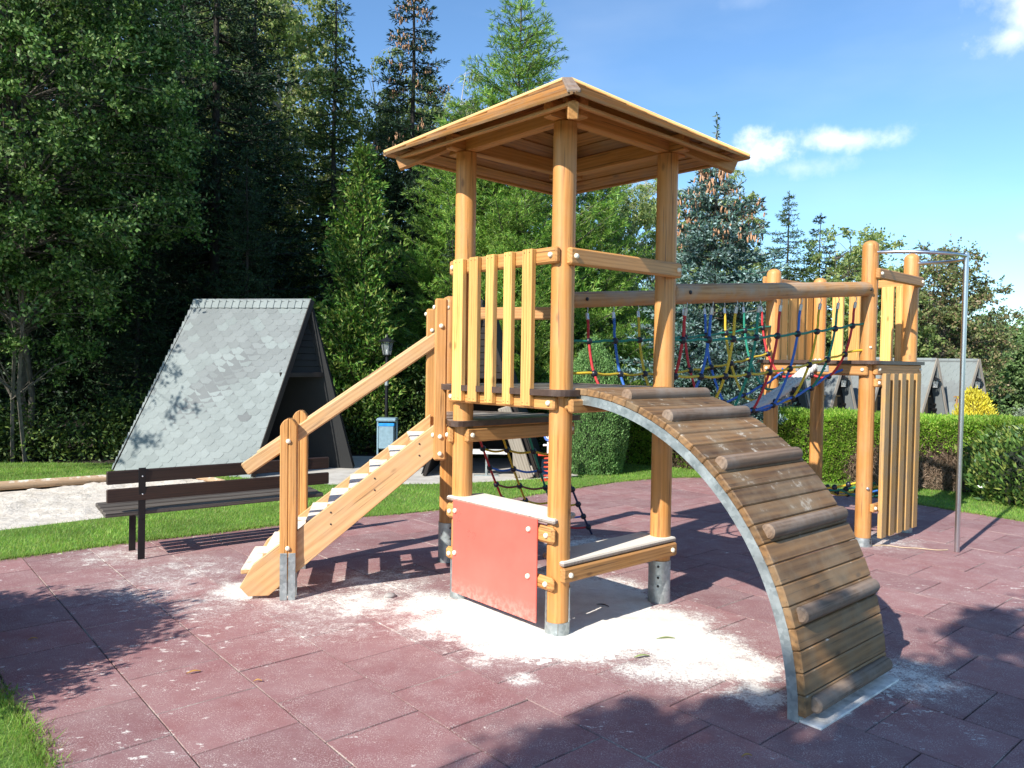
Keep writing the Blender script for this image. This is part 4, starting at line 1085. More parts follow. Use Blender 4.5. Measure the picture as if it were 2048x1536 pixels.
def hut_near():
    A, Bc, C = Vector((-5.92, 11.30)), Vector((-3.69, 10.89)), Vector((-2.46, 11.99)); Dp = A+(C-Bc)
    z = 2.585; rr = Vector((-3.05, 11.62)); rl = Vector((-4.99, 12.02))
    root = empty('slate_grey_hut', ((A.x+C.x)/2, (A.y+C.y)/2, 0), 'steep A-frame hut with pale grey shingle roof, large sunlit slope behind the dark bench', 'hut')
    rf = panel_obj('roof', [v3(A, .0), v3(Bc, .0), v3(rr, z), v3(rl, z)], .05, M_SH3, root)
    rb = panel_obj('roof', [v3(Dp, .0), v3(C, .0), v3(rr, z-.002), v3(rl, z-.002)], .03, M_SHSHADE, root)
    panel_obj('roof_cover', [v3(Dp, .03)+Vector((.01, .02, 0)), v3(C, .03)+Vector((.01, .02, 0)), v3(rr, z+.02), v3(rl, z+.02)], .010, M_SHSHADE, root)  # slope facing away: its shade is painted into the shingle colour
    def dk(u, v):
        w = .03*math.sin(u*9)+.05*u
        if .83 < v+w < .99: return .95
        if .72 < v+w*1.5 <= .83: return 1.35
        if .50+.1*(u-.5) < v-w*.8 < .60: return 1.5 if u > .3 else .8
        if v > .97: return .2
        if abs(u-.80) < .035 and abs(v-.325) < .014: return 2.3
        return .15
    nr = 27
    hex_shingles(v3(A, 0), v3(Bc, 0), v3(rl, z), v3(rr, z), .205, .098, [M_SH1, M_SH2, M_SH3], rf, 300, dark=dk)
    # ridge caps
    n = 17
    for i in range(n):
        p = rl.lerp(rr, (i+.5)/n); d = unit(rl, rr); q = v3(p, z+.006)
        down = (v3(Bc, 0)-v3(rr, z)).normalized()
        X = Matrix((v3(d, 0), down, v3(d, 0).cross(down).normalized())).transposed().to_4x4(); X.translation = q+down*.055+Vector((-.01, -.018, 0))
        ob('ridge_shingle', box_mesh(.1205, .13, .010, .002, M_SH1), rf, X @ Matrix.Rotation(.025, 4, 'Y'))
    # verge trim along the gable edge and recessed gable, its shade put into the near-black siding colour
    for a, b in ((Bc, rr),):
        q = v3(b, z+.01); p = v3(a, .02); off = Vector((.02, -.015, 0))
        beam('verge_board', p+off, q+off, .02, .075, M_DARKWOOD, root, (0, 0, 1), .003)
    g0 = Bc.lerp(Dp, .0)+unit(Bc, A)*.12; g1 = C+unit(C, Dp)*.12; ga = rr+unit(rr, rl)*.12
    for k in range(11):     # horizontal siding boards over the opening
        za, zb2 = 1.50+k*.098, 1.50+(k+1)*.098-.006
        f0, f1 = za/z, min(zb2/z, .995)
        p0, p1 = g0.lerp(ga, f0), g1.lerp(ga, f0); q0, q1 = g0.lerp(ga, f1), g1.lerp(ga, f1)
        me = bpy.data.meshes.new('siding'); cc = v3((p0+p1)/2, za); nn = outward(g0, g1, Dp)*.018; n3 = v3(nn, 0)
        V = [v3(p0, za)+n3, v3(p1, za)+n3, v3(q1, zb2)+n3*.35, v3(q0, zb2)+n3*.35, v3(p0, za)-n3*.2, v3(p1, za)-n3*.2, v3(q1, zb2)-n3*.2, v3(q0, zb2)-n3*.2]
        me.from_pydata([tuple(v-cc) for v in V], [], [(0, 1, 2, 3), (7, 6, 5, 4), (0, 4, 5, 1), (1, 5, 6, 2), (2, 6, 7, 3), (3, 7, 4, 0)]); me.materials.append(M_SHSHADE)
        ob('siding_board', me, root, T(*cc))
    # dark interior wall at the back and floor
    h0, h1, ha = A, Dp, rl
    panel_obj('back_wall', [v3(h0, .0), v3(h1, .0), v3(ha, z-.03)], .04, M_DARKWOOD, root)
    beam('tie_beam', v3(g0.lerp(ga, .57), 1.47), v3(g1.lerp(ga, .57), 1.47), .08, .07, M_DARKWOOD, root, (0, 0, 1), .004)
    beam('brace', v3(C+Vector((-.22, .3)), .02), v3(C+Vector((-.45, .25)), 1.1), .05, .06, M_DARKWOOD, root, None, .003)
hut_near()
def hut_open():
    B2, C2 = Vector((-1.30, 11.25)), Vector((.42, 11.25)); back = Vector((.12, 2.5)); z = 2.62; m = (B2+C2)/2
    root = empty('open_shelter', (m.x, m.y+1.2, 0), 'dark open A-frame shelter on grey leaning beams behind the climbing tower', 'hut')
    rr, rl = m+Vector((-.05, 0)), m+back
    for a in (B2, C2):
        s = 1 if a is C2 else -1
        panel_obj('roof', [v3(a, .02), v3(a+back, .02), v3(rl, z), v3(rr, z)], .05, M_DARKWOOD, root); panel_obj('roof_cover', [v3(a, .04)+Vector((s*.02, 0, 0)), v3(a+back, .04)+Vector((s*.02, 0, 0)), v3(rl, z+.025), v3(rr, z+.025)], .012, M_SHSHADE, root)
        q = v3(rr.lerp(a, .60), z*.40)
        if s > 0: beam('leaning_beam', v3(a-Vector((s*.17, .03)), .0), q-Vector((s*.17, .03, 0)), .09, .19, M_BARKPALE, root, (1, 0, 0), .012)
    # scarf block on the right beam foot
    beam('beam_packer', v3(C2-Vector((.32, .02)), .0), v3(C2-Vector((.36, .02)), .52), .08, .10, M_BARKPALE, root, (1, 0, 0), .02)
    for k in range(12):
        za, zb2 = 1.46+k*.096, 1.46+(k+1)*.096-.008; f0, f1 = za/z, min(.99, zb2/z)
        p0, p1 = B2.lerp(rr, f0)+Vector((.05, .1)), C2.lerp(rr, f0)+Vector((-.05, .1))
        if p1.x-p0.x < .05: break
        beam('siding_board', v3(p0, (za+zb2)/2), v3(p1, (za+zb2)/2), .02, .088, M_DARKWOOD, root, (0, 0, 1), .002)
    panel_obj('back_wall', [v3(B2+back, .0), v3(C2+back, .0), v3(rl, z-.02)], .04, M_DARKWOOD, root)
    # seat inside
    s = empty('shelter_seat', (-.75, 11.45, 0), 'white topped bench seat on a steel leg inside the dark open shelter', 'bench')
    beam('seat', (-1.05, 11.45, .36), (-.05, 11.45, .36), .30, .045, M_WHITEP, s, (0, 0, 1), .008)
    rod('leg', (-.36, 11.4, 0), (-.36, 11.4, .34), .022, M_GALV, s, 10); rod('leg', (-.95, 11.4, 0), (-.95, 11.4, .34), .022, M_GALV, s, 10)
    beam('foot_plate', (-.55, 11.4, .012), (-.18, 11.4, .012), .06, .02, M_GALV, s, (0, 0, 1), .002)
hut_open()
def hut_far(i, ax, ay, label):
    # ax, ay: foot of the gable's middle; gable faces right-front, ridge runs left
    g = Vector((.93, .36)); rdir = Vector((-.42, .91)); zb = -.72; H = 2.72+zb
    sc = 1.0
    m = Vector((ax, ay)); B0, C0 = m-g*.86, m+g*.86; Lr = 2.7; rr, rl = m+Vector((.06, 0)), m+rdir*Lr; A0, D0 = B0+rdir*Lr, C0+rdir*Lr
    root = empty('shingled_cabin', (m.x, m.y, zb), label, 'hut', 'row of small A-frame cabins beyond the hedge')
    rf = panel_obj('roof', [v3(A0, zb), v3(B0, zb), v3(rr, H), v3(rl, H)], .05, M_SH2, root)
    panel_obj('roof', [v3(D0, zb), v3(C0, zb), v3(rr, H-.002), v3(rl, H-.002)], .05, M_SH2, root)
    hex_shingles(v3(A0, zb), v3(B0, zb), v3(rl, H), v3(rr, H), .30, .16, [M_SH1, M_SH2, M_SH3], rf, 0, dark=lambda u, v: .9+.7*math.sin(v*11+u*2), rnd=random.Random(i))
    for a in (B0, C0):
        beam('verge_board', v3(a, zb)+Vector((.03, -.02, 0)), v3(rr, H+.03)+Vector((.03, -.02, 0)), .03, .09, M_BARKPALE, root, (0, 0, 1), .003)
    g0, g1, ga = B0+rdir*.35, C0+rdir*.35, rr+rdir*.35
    panel_obj('gable_wall', [v3(g0, zb), v3(g1, zb), v3(ga, H)], .04, M_DARKWOOD, root)
    n = outward(B0, C0, A0); dm = m+rdir*.35-g*.18
    beam('door', v3(dm, zb)+v3(n*.04, 0), v3(dm, zb+1.42)+v3(n*.04, 0), .04, .62, M_DOOR, root, (g.x, g.y, 0), .01)
    beam('door_lintel', v3(dm-g*.42, zb+1.46)+v3(n*.05, 0), v3(dm+g*.42, zb+1.46)+v3(n*.05, 0), .05, .05, M_DOOR, root, (0, 0, 1), .005)
    sm = m+rdir*.3+g*.36
    for k in range(5):
        beam('shutter_slat', v3(sm-g*.13, zb+.55+k*.16)+v3(n*.05, 0), v3(sm+g*.13, zb+.55+k*.16)+v3(n*.05, 0), .03, .05, M_DARKWOOD, root, (0, 0, 1), .003)
    lantern(root, tuple(v3(m+n*.02+g*.05, zb+1.78)), .26, body=M_WHITEP)

# ------------------------------------------------------------------ foliage machinery
def nrmz(v): return v/np.maximum(np.linalg.norm(v, axis=-1, keepdims=True), 1e-9)
def leaves(P, Dr, Lw, Ww, rs, facing=None, fold=0.0):
    """diamond leaves based at P along Dr"""
    n = len(P); Dr = nrmz(Dr); r = rs.normal(size=(n, 3)) if facing is None else facing+rs.normal(size=(n, 3))*.35
    S_ = nrmz(np.cross(Dr, r)); Lw = np.broadcast_to(Lw, (n,))[:, None]; Ww = np.broadcast_to(Ww, (n,))[:, None]
    return np.stack([P, P+Dr*Lw*.45-S_*Ww*.5, P+Dr*Lw, P+Dr*Lw*.45+S_*Ww*.5], 1)
def stems_mesh(name, segs, mat, k=4):
    """segs: list of (p, q, r0, r1) tapered limbs joined in one mesh"""
    V = []; Fs = []
    for p, q, r0, r1 in segs:
        p, q = np.asarray(p, float), np.asarray(q, float); d = q-p; L_ = np.linalg.norm(d)
        if L_ < 1e-6: continue
        d /= L_; a = np.cross(d, [0, 0, 1.0] if abs(d[2]) < .9 else [1.0, 0, 0]); a /= np.linalg.norm(a); b = np.cross(d, a); s = len(V)
        kk = k if r0 < .05 else 8
        for c, r in ((p, r0), (q, r1)):
            for i in range(kk):
                t = 2*PI*i/kk; V.append(tuple(c+r*(math.cos(t)*a+math.sin(t)*b)))
        for i in range(kk): Fs.append((s+i, s+(i+1) % kk, s+kk+(i+1) % kk, s+kk+i))
    me = bpy.data.meshes.new(name); me.from_pydata(V, [], Fs); me.materials.append(mat); smooth(me, 60); return me
def trunk_path(H, r, rs, wob=.02, n=8):
    pts = [np.array([0, 0, 0.])]
    for i in range(1, n+1): pts.append(np.array([rs.normal()*wob*H*.3, rs.normal()*wob*H*.3, H*i/n])*np.array([1, 1, 1]))
    return [(pts[i], pts[i+1], r*(1-i/n)+.012, r*(1-(i+1)/n)+.010) for i in range(n)]
def conifer(H, Rr, z0, seed, levels, per, twig_step, leafL, leafW, node=.06, droop=.35, lift=.15, upang=0.0, prof=1.0, tuft=1, twl=.42, cones=0, spread=.55, ragged=.15, dens=1.0):
    """trunk with whorled branches, side twigs and needle clumps. Returns quads, limb segments, cone quads"""
    rs = np.random.default_rng(seed); Q = []; segs = trunk_path(H, H*.0095+.01, rs, .006); CN = []
    for lv in range(levels):
        f = (lv+rs.uniform(0, .8))/levels; z = z0+(H-z0)*f; R0 = Rr*(1-f)**prof+.06
        if f < .12: R0 *= .8+f*1.6
        for b in range(per):
            az = rs.uniform(0, 2*PI); Lb = R0*rs.uniform(1-ragged*2.2, 1+ragged); h = np.array([math.cos(az), math.sin(az), 0]); side = np.array([-h[1], h[0], 0])
            nseg = 5; ss = np.linspace(0, 1, nseg+1)
            hd = ss*(math.cos(upang)) ; vd = ss*math.sin(upang)+lift*ss**2*.9-droop*ss*(1-ss*.45)
            C = np.array([0, 0, z])+Lb*(hd[:, None]*h+vd[:, None]*np.array([0, 0, 1.]))
            for i in range(nseg): segs.append((C[i], C[i+1], .012*(1-i/nseg)*Lb+.004, .012*(1-(i+1)/nseg)*Lb+.003))
            nt = max(3, int(Lb/twig_step)); st = (np.arange(nt)+rs.uniform(0, 1, nt))/nt; st = .12+.88*st
            P = np.stack([np.interp(st, ss, C[:, k]) for k in range(3)], 1)
            tang = nrmz(np.array([np.interp(np.minimum(st+.05, 1.02), ss, C[:, k]) for k in range(3)]).T-np.array([np.interp(st-.05, ss, C[:, k]) for k in range(3)]).T)
            sg = np.where(np.arange(nt) % 2 == 0, 1., -1.)[:, None]
            td = nrmz(tang*(1-spread*.6)+side*sg*spread+np.array([0, 0, 1.])*rs.normal(-.05+upang*.5, .22, nt)[:, None])
            tl = twl*Lb*(1.05-st)*rs.uniform(.6, 1.2, nt)+.07
            K = int(max(2, (tl.max()/node))); kk = (np.arange(K)+.5)*node
            m = kk[None, :] < tl[:, None]
            NP = P[:, None, :]+td[:, None, :]*kk[None, :, None]+np.array([0, 0, -1.])*(kk**2)[None, :, None]*droop*.5
            TD = np.broadcast_to(td[:, None, :], NP.shape)
            NP, TD = NP[m], TD[m]
            if dens < 1: keep = rs.random(len(NP)) < dens; NP, TD = NP[keep], TD[keep]
            for t_ in range(tuft):
                dd = nrmz(TD*rs.uniform(.5, 1.1, (len(NP), 1))+rs.normal(0, .55, NP.shape)+np.array([0, 0, .12]))
                Q.append(leaves(NP+rs.normal(0, .008, NP.shape), dd, leafL*rs.uniform(.7, 1.25, len(NP)), leafW*rs.uniform(.7, 1.2, len(NP)), rs))
            # tip
            e = C[-1]; k = 4; Q.append(leaves(np.repeat(e[None], k, 0), np.repeat((h+np.array([0, 0, .1]))[None], k, 0)+rs.normal(0, .4, (k, 3)), leafL*1.2, leafW, rs))
            if cones and f > cones[0] and rs.random() < cones[1]:
                nc_ = rs.integers(6, 15); sc_ = rs.uniform(.5, 1.0, nc_)
                cp_ = np.stack([np.interp(sc_, ss, C[:, k]) for k in range(3)], 1)+rs.normal(0, .05, (nc_, 3)); CN.append(cp_)
    # leader
    zt = np.linspace(H-.35*min(1, H/6), H, 10); P = np.stack([0*zt, 0*zt, zt], 1); P = np.repeat(P, 3, 0)
    Q.append(leaves(P, rs.normal(0, .6, P.shape)+np.array([0, 0, .8]), leafL, leafW, rs))
    return np.concatenate(Q), segs, (np.concatenate(CN) if CN else None)
def cone_mesh(pts, mat, seed, l=.10, r=.016):
    rs = np.random.default_rng(seed); V = []; Fs = []
    for p in pts:
        s = len(V); L_ = l*rs.uniform(.7, 1.2); tilt = rs.normal(0, .15, 2)
        for z, rr in ((0, .4), (-.3, 1.0), (-.75, .85), (-1, .25)):
            for k in range(5):
                a = 2*PI*k/5; V.append((p[0]+rr*r*math.cos(a)+tilt[0]*z*L_, p[1]+rr*r*math.sin(a)+tilt[1]*z*L_, p[2]+z*L_))
        for j in range(3):
            for k in range(5): Fs.append((s+j*5+k, s+j*5+(k+1) % 5, s+(j+1)*5+(k+1) % 5, s+(j+1)*5+k))
    me = bpy.data.meshes.new('cones'); me.from_pydata(V, [], Fs); me.materials.append(mat); smooth(me); return me
def broadleaf(H, Rr, z0, seed, nclump, per, leafL, leafW, clump=(.35, .25), stems=1, hang=0.0, shape='oval', lean=(0, 0), rtrunk=.10, top=.0, shell=.5, flatl=.0):
    rs = np.random.default_rng(seed); Q = []; segs = []
    axs = []
    for s in range(stems):
        b = rs.normal(0, .18 if stems > 1 else .0, 2); tp = np.array([lean[0]+rs.normal(0, Rr*.25), lean[1]+rs.normal(0, Rr*.25), H*rs.uniform(.86, .97)])
        n = 9; pts = [np.array([b[0], b[1], -.05])*(1-i/n)+tp*(i/n)+np.array([rs.normal(0, .05*H/8), rs.normal(0, .05*H/8), 0])*(0 < i < n) for i in range(n+1)]
        axs.append(np.array(pts)); r = rtrunk*(1 if stems == 1 else rs.uniform(.45, .8))
        segs += [(pts[i], pts[i+1], r*(1-i/n*.85), r*(1-(i+1)/n*.85)) for i in range(n)]
    cz = (H+z0)/2; hz = (H-z0)/2
    for c in range(nclump):
        v = rs.normal(size=3); v /= np.linalg.norm(v); rad = rs.uniform(shell, 1.0)**.6
        zz = v[2]*rad
        if shape == 'cone': wd = (1-(zz+1)/2)**.75*1.15+.1
        elif shape == 'top': wd = math.sqrt(max(0.05, 1-zz*zz))
        else: wd = 1.0
        hxy = v[:2] if shape == 'oval' else nrmz(v[:2])*rs.uniform(.3, 1)
        cen = np.array([lean[0]*(.5+zz*.5)+hxy[0]*rad*Rr*wd, lean[1]*(.5+zz*.5)+hxy[1]*rad*Rr*wd, cz+zz*hz])
        cen += rs.normal(0, .10, 3)*Rr*.5
        ax_ = axs[rs.integers(len(axs))]; d = np.linalg.norm(ax_[:, :2]-cen[:2], axis=1)+np.abs(ax_[:, 2]-(cen[2]-.35*np.linalg.norm(cen[:2]-ax_[0, :2]))); a = ax_[int(np.argmin(d+rs.normal(0, .35, len(d))))]+rs.normal(0, .02, 3)
        mid = (a+cen)/2+np.array([0, 0, .12*np.linalg.norm(cen-a)])*(1 if hang == 0 else 1.4)
        segs.append((a, mid, .012, .008)); segs.append((mid, cen, .008, .003))
        nl = int(per*rs.uniform(.6, 1.3)); sc_ = clump[0]*rs.uniform(.6, 1.25)
        # sub twigs so that leaves line up in sprays
        ntw = max(3, nl//12); tdir = nrmz(rs.normal(size=(ntw, 3))*np.array([1, 1, .6])+nrmz((cen-a)[None])*.5+np.array([0, 0, -hang])); tl = sc_*rs.uniform(.5, 1.6, ntw)
        for t in range(0, ntw, 3): segs.append((cen, cen+tdir[t]*tl[t]*.8, .004, .002))
        ti = rs.integers(0, ntw, nl); s_ = rs.uniform(.1, 1, nl)**.8
        P = cen+tdir[ti]*(tl[ti]*s_)[:, None]+rs.normal(0, .03, (nl, 3))*np.array([1, 1, 1])+np.array([0, 0, -1.])*(hang*.35*(s_*tl[ti])**1.0)[:, None]
        Dd = nrmz(tdir[ti]*.6+rs.normal(0, .7, (nl, 3))+np.array([0, 0, -hang*.8]))
        Q.append(leaves(P, Dd, leafL*rs.uniform(.6, 1.2, nl), leafW*rs.uniform(.7, 1.2, nl), rs, facing=(np.array([0, 0, 1.])*2.0 if flatl else None)))
    return np.concatenate(Q), segs
def shell_bush(profile, n, leafL, leafW, seed, jitter=.05, outw=1.2, up=.3, lump=.08, lumps=9):
    """profile(z in 0..1) -> radius ; height in profile.h"""
    from mathutils import noise as mn
    rs = np.random.default_rng(seed); H = profile.h; z = rs.uniform(0, 1, n); a = rs.uniform(0, 2*PI, n)
    r = np.array([profile(t) for t in z]); keep = rs.random(n) < np.maximum(r/r.max(), .1); z, a, r = z[keep], a[keep], r[keep]; n = len(z)
    P = np.stack([r*np.cos(a), r*np.sin(a), z*H], 1)
    lm = np.array([mn.noise((p[0]*lumps, p[1]*lumps, p[2]*lumps+seed)) for p in P])
    dirs = nrmz(np.stack([np.cos(a), np.sin(a), np.full(n, up)], 1)); P = P+dirs*(lm*lump+rs.normal(0, jitter, n))[:, None]
    D_ = dirs*outw+rs.normal(0, .55, (n, 3))+np.array([0, 0, up])
    return leaves(P, D_, leafL*rs.uniform(.6, 1.2, n), leafW*rs.uniform(.7, 1.2, n), rs)
def tree_obj(name, x, y, z, quads, segs, leaf_m, bark_m, label, cat='tree', group=None, rz=0.0, scale=1.0, crown_name='crown', cones=None, meshes=None):
    root = empty(name, (x, y, z), label, cat, group, rz)
    M = WORLD[root.name] @ Matrix.Scale(scale, 4)
    if meshes is None:
        meshes = [quad_mesh(crown_name, quads, leaf_m), stems_mesh('trunk', segs, bark_m)]
        if cones is not None: meshes.append(cone_mesh(cones, M_CONE, 5))
    tk = ob('trunk', meshes[1], root, M); ob(crown_name, meshes[0], root, M)
    if len(meshes) > 2: ob('cone', meshes[2], root, M)['kind'] = 'stuff'
    return meshes
# --- species prototypes -------------------------------------------------------------
def spruce_tree(x, y, z, H, R_, seed, mat, label, z0=.6, cones=0, levels=None, per=8, rz=0, name='spruce_tree', group=None, droop=.38, leafL=.125, leafW=.032, dens=1.0, prof=.80, bark=None, tuft=2, node=.075):
    q, s, c = conifer(H, R_, z0, seed, levels or int(H*4.4), per, .11, leafL, leafW, node, droop, .18, 0, prof, tuft, cones=cones, dens=dens)
    return tree_obj(name, x, y, z, q, s, mat, bark or M_BARK, label, 'tree', group, rz, cones=c)
def build_trees():
    GF = 'dark spruces of the wood behind the huts'
    # left alder-like tree, several stems, overhanging the hut
    q, s = broadleaf(10.4, 2.75, 1.4, 21, 700, 235, .078, .047, (.34, .3), stems=4, rtrunk=.07, shell=.25)
    tree_obj('alder_tree', -8.0, 12.4, 0, q, s, M_DECID, M_BARKG, 'broad leafy many-stemmed tree filling the left edge of the picture')
    q, s = broadleaf(5.3, 1.35, 3.0, 23, 60, 120, .08, .048, (.36, .3), stems=2, rtrunk=.05, shell=.2)
    tree_obj('alder_sapling', -8.75, 9.10, 0, q, s, M_DECID, M_BARKG, 'young leafy tree beyond the left edge whose shade falls on the grey hut roof')
    # prototypes of dark spruce, reused
    m1 = spruce_tree(-6.3, 16.2, -.05, 13.5, 2.5, 31, M_SPRUCE, 'tall very dark spruce between the leafy left tree and the hut roof')
    m2 = spruce_tree(-5.95, 17.6, -.05, 11.6, 1.9, 32, M_SPRUCE, 'tall very dark spruce rising straight above the near hut ridge')
    spots = [(-9.2, 17.0, 1.05, 1.2, m1), (-8.6, 20.0, 1.25, 4.0, m2), (-3.4, 20.6, .62, 2.2, m1), (-11.5, 15.5, 1.05, 2.9, m2), (-6.9, 14.1, .50, 1.5, m2), (-5.0, 14.4, .42, .4, m1),
             (-1.2, 15.2, .40, 3.3, m2), (.9, 16.2, .42, 5.1, m1), (2.3, 17.6, .40, 1.9, m2), (-2.2, 22.5, .62, .9, m1), (1.5, 23.5, .52, 2.6, m2), (-.4, 26, .5, 4.2, m1), (4.3, 24.5, .42, 3.6, m2), (-13.5, 19.5, 1.1, .6, m1), (6.6, 27.5, .40, 5.5, m1)]
    labs = ['dark spruce deep behind the left leafy tree', 'dark spruce in the back row left of the birch tops', 'dark spruce in the back row right of the tallest spruce', 'dark spruce at the far left beyond the leafy tree',
            'lower dark spruce at the lawn edge left of the near hut', 'low dark spruce just behind the near hut', 'low dark spruce behind the open shelter left of the tower', 'dark spruce behind the tower front post',
            'low dark spruce beneath the bright pines', 'dark back row spruce behind the bright pine', 'dark back row spruce seen under the tower roof', 'dark back row spruce behind the tower', 'dark back row spruce left of the blue spruce', 'dark spruce hidden at the far left back', 'dark back row spruce behind the rope bridge']
    for (x, y, sc_, rz, m), lb in zip(spots, labs):
        tree_obj('spruce_tree', x, y, -.05, None, None, None, None, lb, 'tree', GF, rz, sc_, meshes=m)
    # trees standing left of the picture that keep the wood in shade
    for i, (x, y, sc_, rz, lb) in enumerate([(-12.0, 9.2, .95, .3, 'dark spruce beyond the left edge, nearest to the sand pit'), (-13.5, 12.2, .95, 1.9, 'dark spruce beyond the left edge beside the leafy tree'), (-14.2, 6.8, .95, 3.0, 'dark spruce farthest forward beyond the left edge'), (-16.5, 10.5, 1.1, 4.4, 'tallest dark spruce beyond the left edge')]):
        tree_obj('spruce_tree', x, y, -.05, None, None, None, None, lb, 'tree', 'spruces left of the picture', rz, sc_, meshes=m1 if i % 2 else m2)
    # spruces with visible tips
    spruce_tree(-4.35, 18.6, -.05, 10.9, 1.75, 41, M_SPRUCE_L, 'slender spruce with a sharp dark tip against the sky left of centre', dens=.9)
    spruce_tree(-2.62, 19.6, -.05, 12.3, 2.0, 42, M_SPRUCE, 'tall ragged spruce hung with brown cones against the sky', cones=(.55, .22), per=9, levels=46, tuft=3)
    spruce_tree(-.80, 23.0, -.05, 9.0, 1.2, 43, M_SPRUCE, 'small pointed dark spruce tip beside the bright pine', per=5)
    # birches
    q, s = broadleaf(13.2, 2.3, 2.4, 51, 330, 150, .125, .070, (.45, .3), stems=1, hang=1.0, rtrunk=.10, shell=.2)
    mb = tree_obj('birch_tree', -6.35, 20.2, 0, q, s, M_BIRCH, M_BARKL, 'pale drooping birch with its top against the sky at upper left')
    tree_obj('birch_tree', -3.55, 22.0, 0, None, None, None, None, 'birch with pale leaves between the two tall spruce tips', 'tree', None, 1.9, .80, meshes=mb)
    tree_obj('birch_tree', -1.65, 22.2, 0, None, None, None, None, 'birch with a rounded pale top left of the bright pine', 'tree', None, 3.6, .78, meshes=mb)
    tree_obj('birch_tree', 3.7, 21.5, -.2, None, None, None, None, 'birch with white trunk seen under the right eaves of the tower roof', 'tree', None, 5.0, .60, meshes=mb)
    tree_obj('birch_tree', 5.5, 20.5, -.4, None, None, None, None, 'birch standing behind the cone laden blue spruce', 'tree', None, 2.5, .56, meshes=mb)
    tree_obj('birch_tree', 2.2, 20.0, -.2, None, None, None, None, 'birch with white stem behind the right hand pine boughs', 'tree', None, .8, .52, meshes=mb)
    # bright pines
    q, s, _ = conifer(9.7, 2.9, .7, 61, 40, 8, .13, .115, .017, .062, -.05, .15, .30, .72, 8, twl=.42, spread=.65, ragged=.22)
    mp = tree_obj('pine_tree', .05, 16.6, -.05, q, s, M_PINE, M_BARKG, 'bright green long needled pine rising above the tower roof')
    tree_obj('pine_tree', -1.30, 16.4, -.05, None, None, None, None, 'bright green pine left of the tower roof, right of the cypress', 'tree', None, 2.1, .74, meshes=mp)
    tree_obj('pine_tree', 1.9, 16.8, -.05, None, None, None, None, 'bright green pine seen between the tower posts on the right', 'tree', None, 4.2, .66, meshes=mp)
    tree_obj('pine_tree', .2, 15.1, -.05, None, None, None, None, 'lower bright pine seen between the front and left tower posts', 'tree', None, 5.3, .58, meshes=mp)
    # cypress with twin tips
    q1, s1, _ = conifer(5.75, 1.28, .1, 71, 46, 8, .085, .10, .036, .05, .0, .12, .62, .72, 2, twl=.5, spread=.6, ragged=.25)
    q2, s2, _ = conifer(5.2, .9, 1.2, 72, 26, 6, .10, .10, .036, .06, .0, .12, .62, .8, 1, twl=.5, spread=.6, ragged=.25)
    q2 = q2+np.array([-.32, .1, 0]); s2 = [(np.asarray(a)+[-.32, .1, 0], np.asarray(b)+[-.32, .1, 0], c, d) for a, b, c, d in s2]
    tree_obj('cypress_tree', -2.88, 14.6, -.03, np.concatenate([q1, q2]), s1+s2, M_THUJA, M_BARK, 'green twin tipped cypress between the grey hut and the tower')
    # blue spruce with cones
    q, s, c = conifer(4.80, 1.34, .80, 81, 28, 10, .08, .080, .030, .042, .18, .12, .05, .50, 3, cones=(.70, .55), twl=.42, ragged=.2)
    zt = np.repeat(np.linspace(4.7, 5.62, 26), 4); lp = np.stack([zt*0, zt*0, zt], 1); q = np.concatenate([q, leaves(lp, np.random.default_rng(6).normal(0, .8, lp.shape)+np.array([0, 0, .5]), .085, .028, np.random.default_rng(7))]); s.append(([0, 0, 4.5], [0, 0, 5.6], .018, .006))
    tree_obj('blue_spruce', 3.12, 12.0, -.02, q, s, M_BLUES, M_BARKG, 'blue grey spruce laden with orange brown cones behind the rope bridge', cones=c)
    # right hand side
    spruce_tree(10.3, 29.0, -.8, 9.0, 2.1, 83, M_SPRUCE_L, 'yellow green pointed spruce right of the blue spruce', dens=1)
    spruce_tree(12.3, 31.0, -.8, 8.6, 2.0, 84, M_SPRUCE, 'thin topped dark spruce left of the far tower posts', per=8, dens=1)
    q, s = broadleaf(8.0, 2.7, .6, 91, 300, 150, .13, .08, (.45, .3), stems=2, rtrunk=.1, shell=.3)
    tree_obj('round_leafy_tree', 13.2, 30.0, -.9, q, s, M_BIRCH, M_BARKG, 'rounded light green tree behind the far platform railing')
    q, s = broadleaf(7.7, 2.6, .3, 92, 300, 170, .13, .08, (.45, .3), stems=3, rtrunk=.1, shell=.3)
    tree_obj('maple_tree', 16.9, 30.6, -1.1, q, s, M_BROWNISH, M_BARKG, 'brownish green tree between the far tower post and the steel pole')
    q, s = broadleaf(7.5, 3.4, .2, 93, 230, 130, .19, .13, (.6, .3), stems=2, rtrunk=.12, shell=.35)
    mf = tree_obj('distant_tree', 24.0, 43.0, -2.2, q, s, M_FAR, M_BARKG, 'distant bushy tree right of the steel pole, beyond the cabins')
    tree_obj('distant_tree', 28.0, 43.5, -2.6, None, None, None, None, 'distant tree at the right edge of the picture', 'tree', None, 2.0, .92, meshes=mf)
    tree_obj('distant_tree', 31.0, 44.0, -2.2, None, None, None, None, 'distant tree beyond the right edge of the picture', 'tree', None, 4.0, 1.0, meshes=mf)
    tree_obj('distant_tree', 19.0, 38.0, -2.2, None, None, None, None, 'distant tree just behind the last grey cabin', 'tree', None, 1.0, .80, meshes=mf)
    q, s = broadleaf(9.0, 1.7, 1.0, 94, 90, 80, .12, .06, (.5, .3), stems=1, rtrunk=.12, hang=.5, shell=.3)
    tree_obj('distant_birch', 25.8, 43.5, -2.5, q, s, M_BIRCH, M_BARKL, 'distant pointed pale birch above the golden bush')
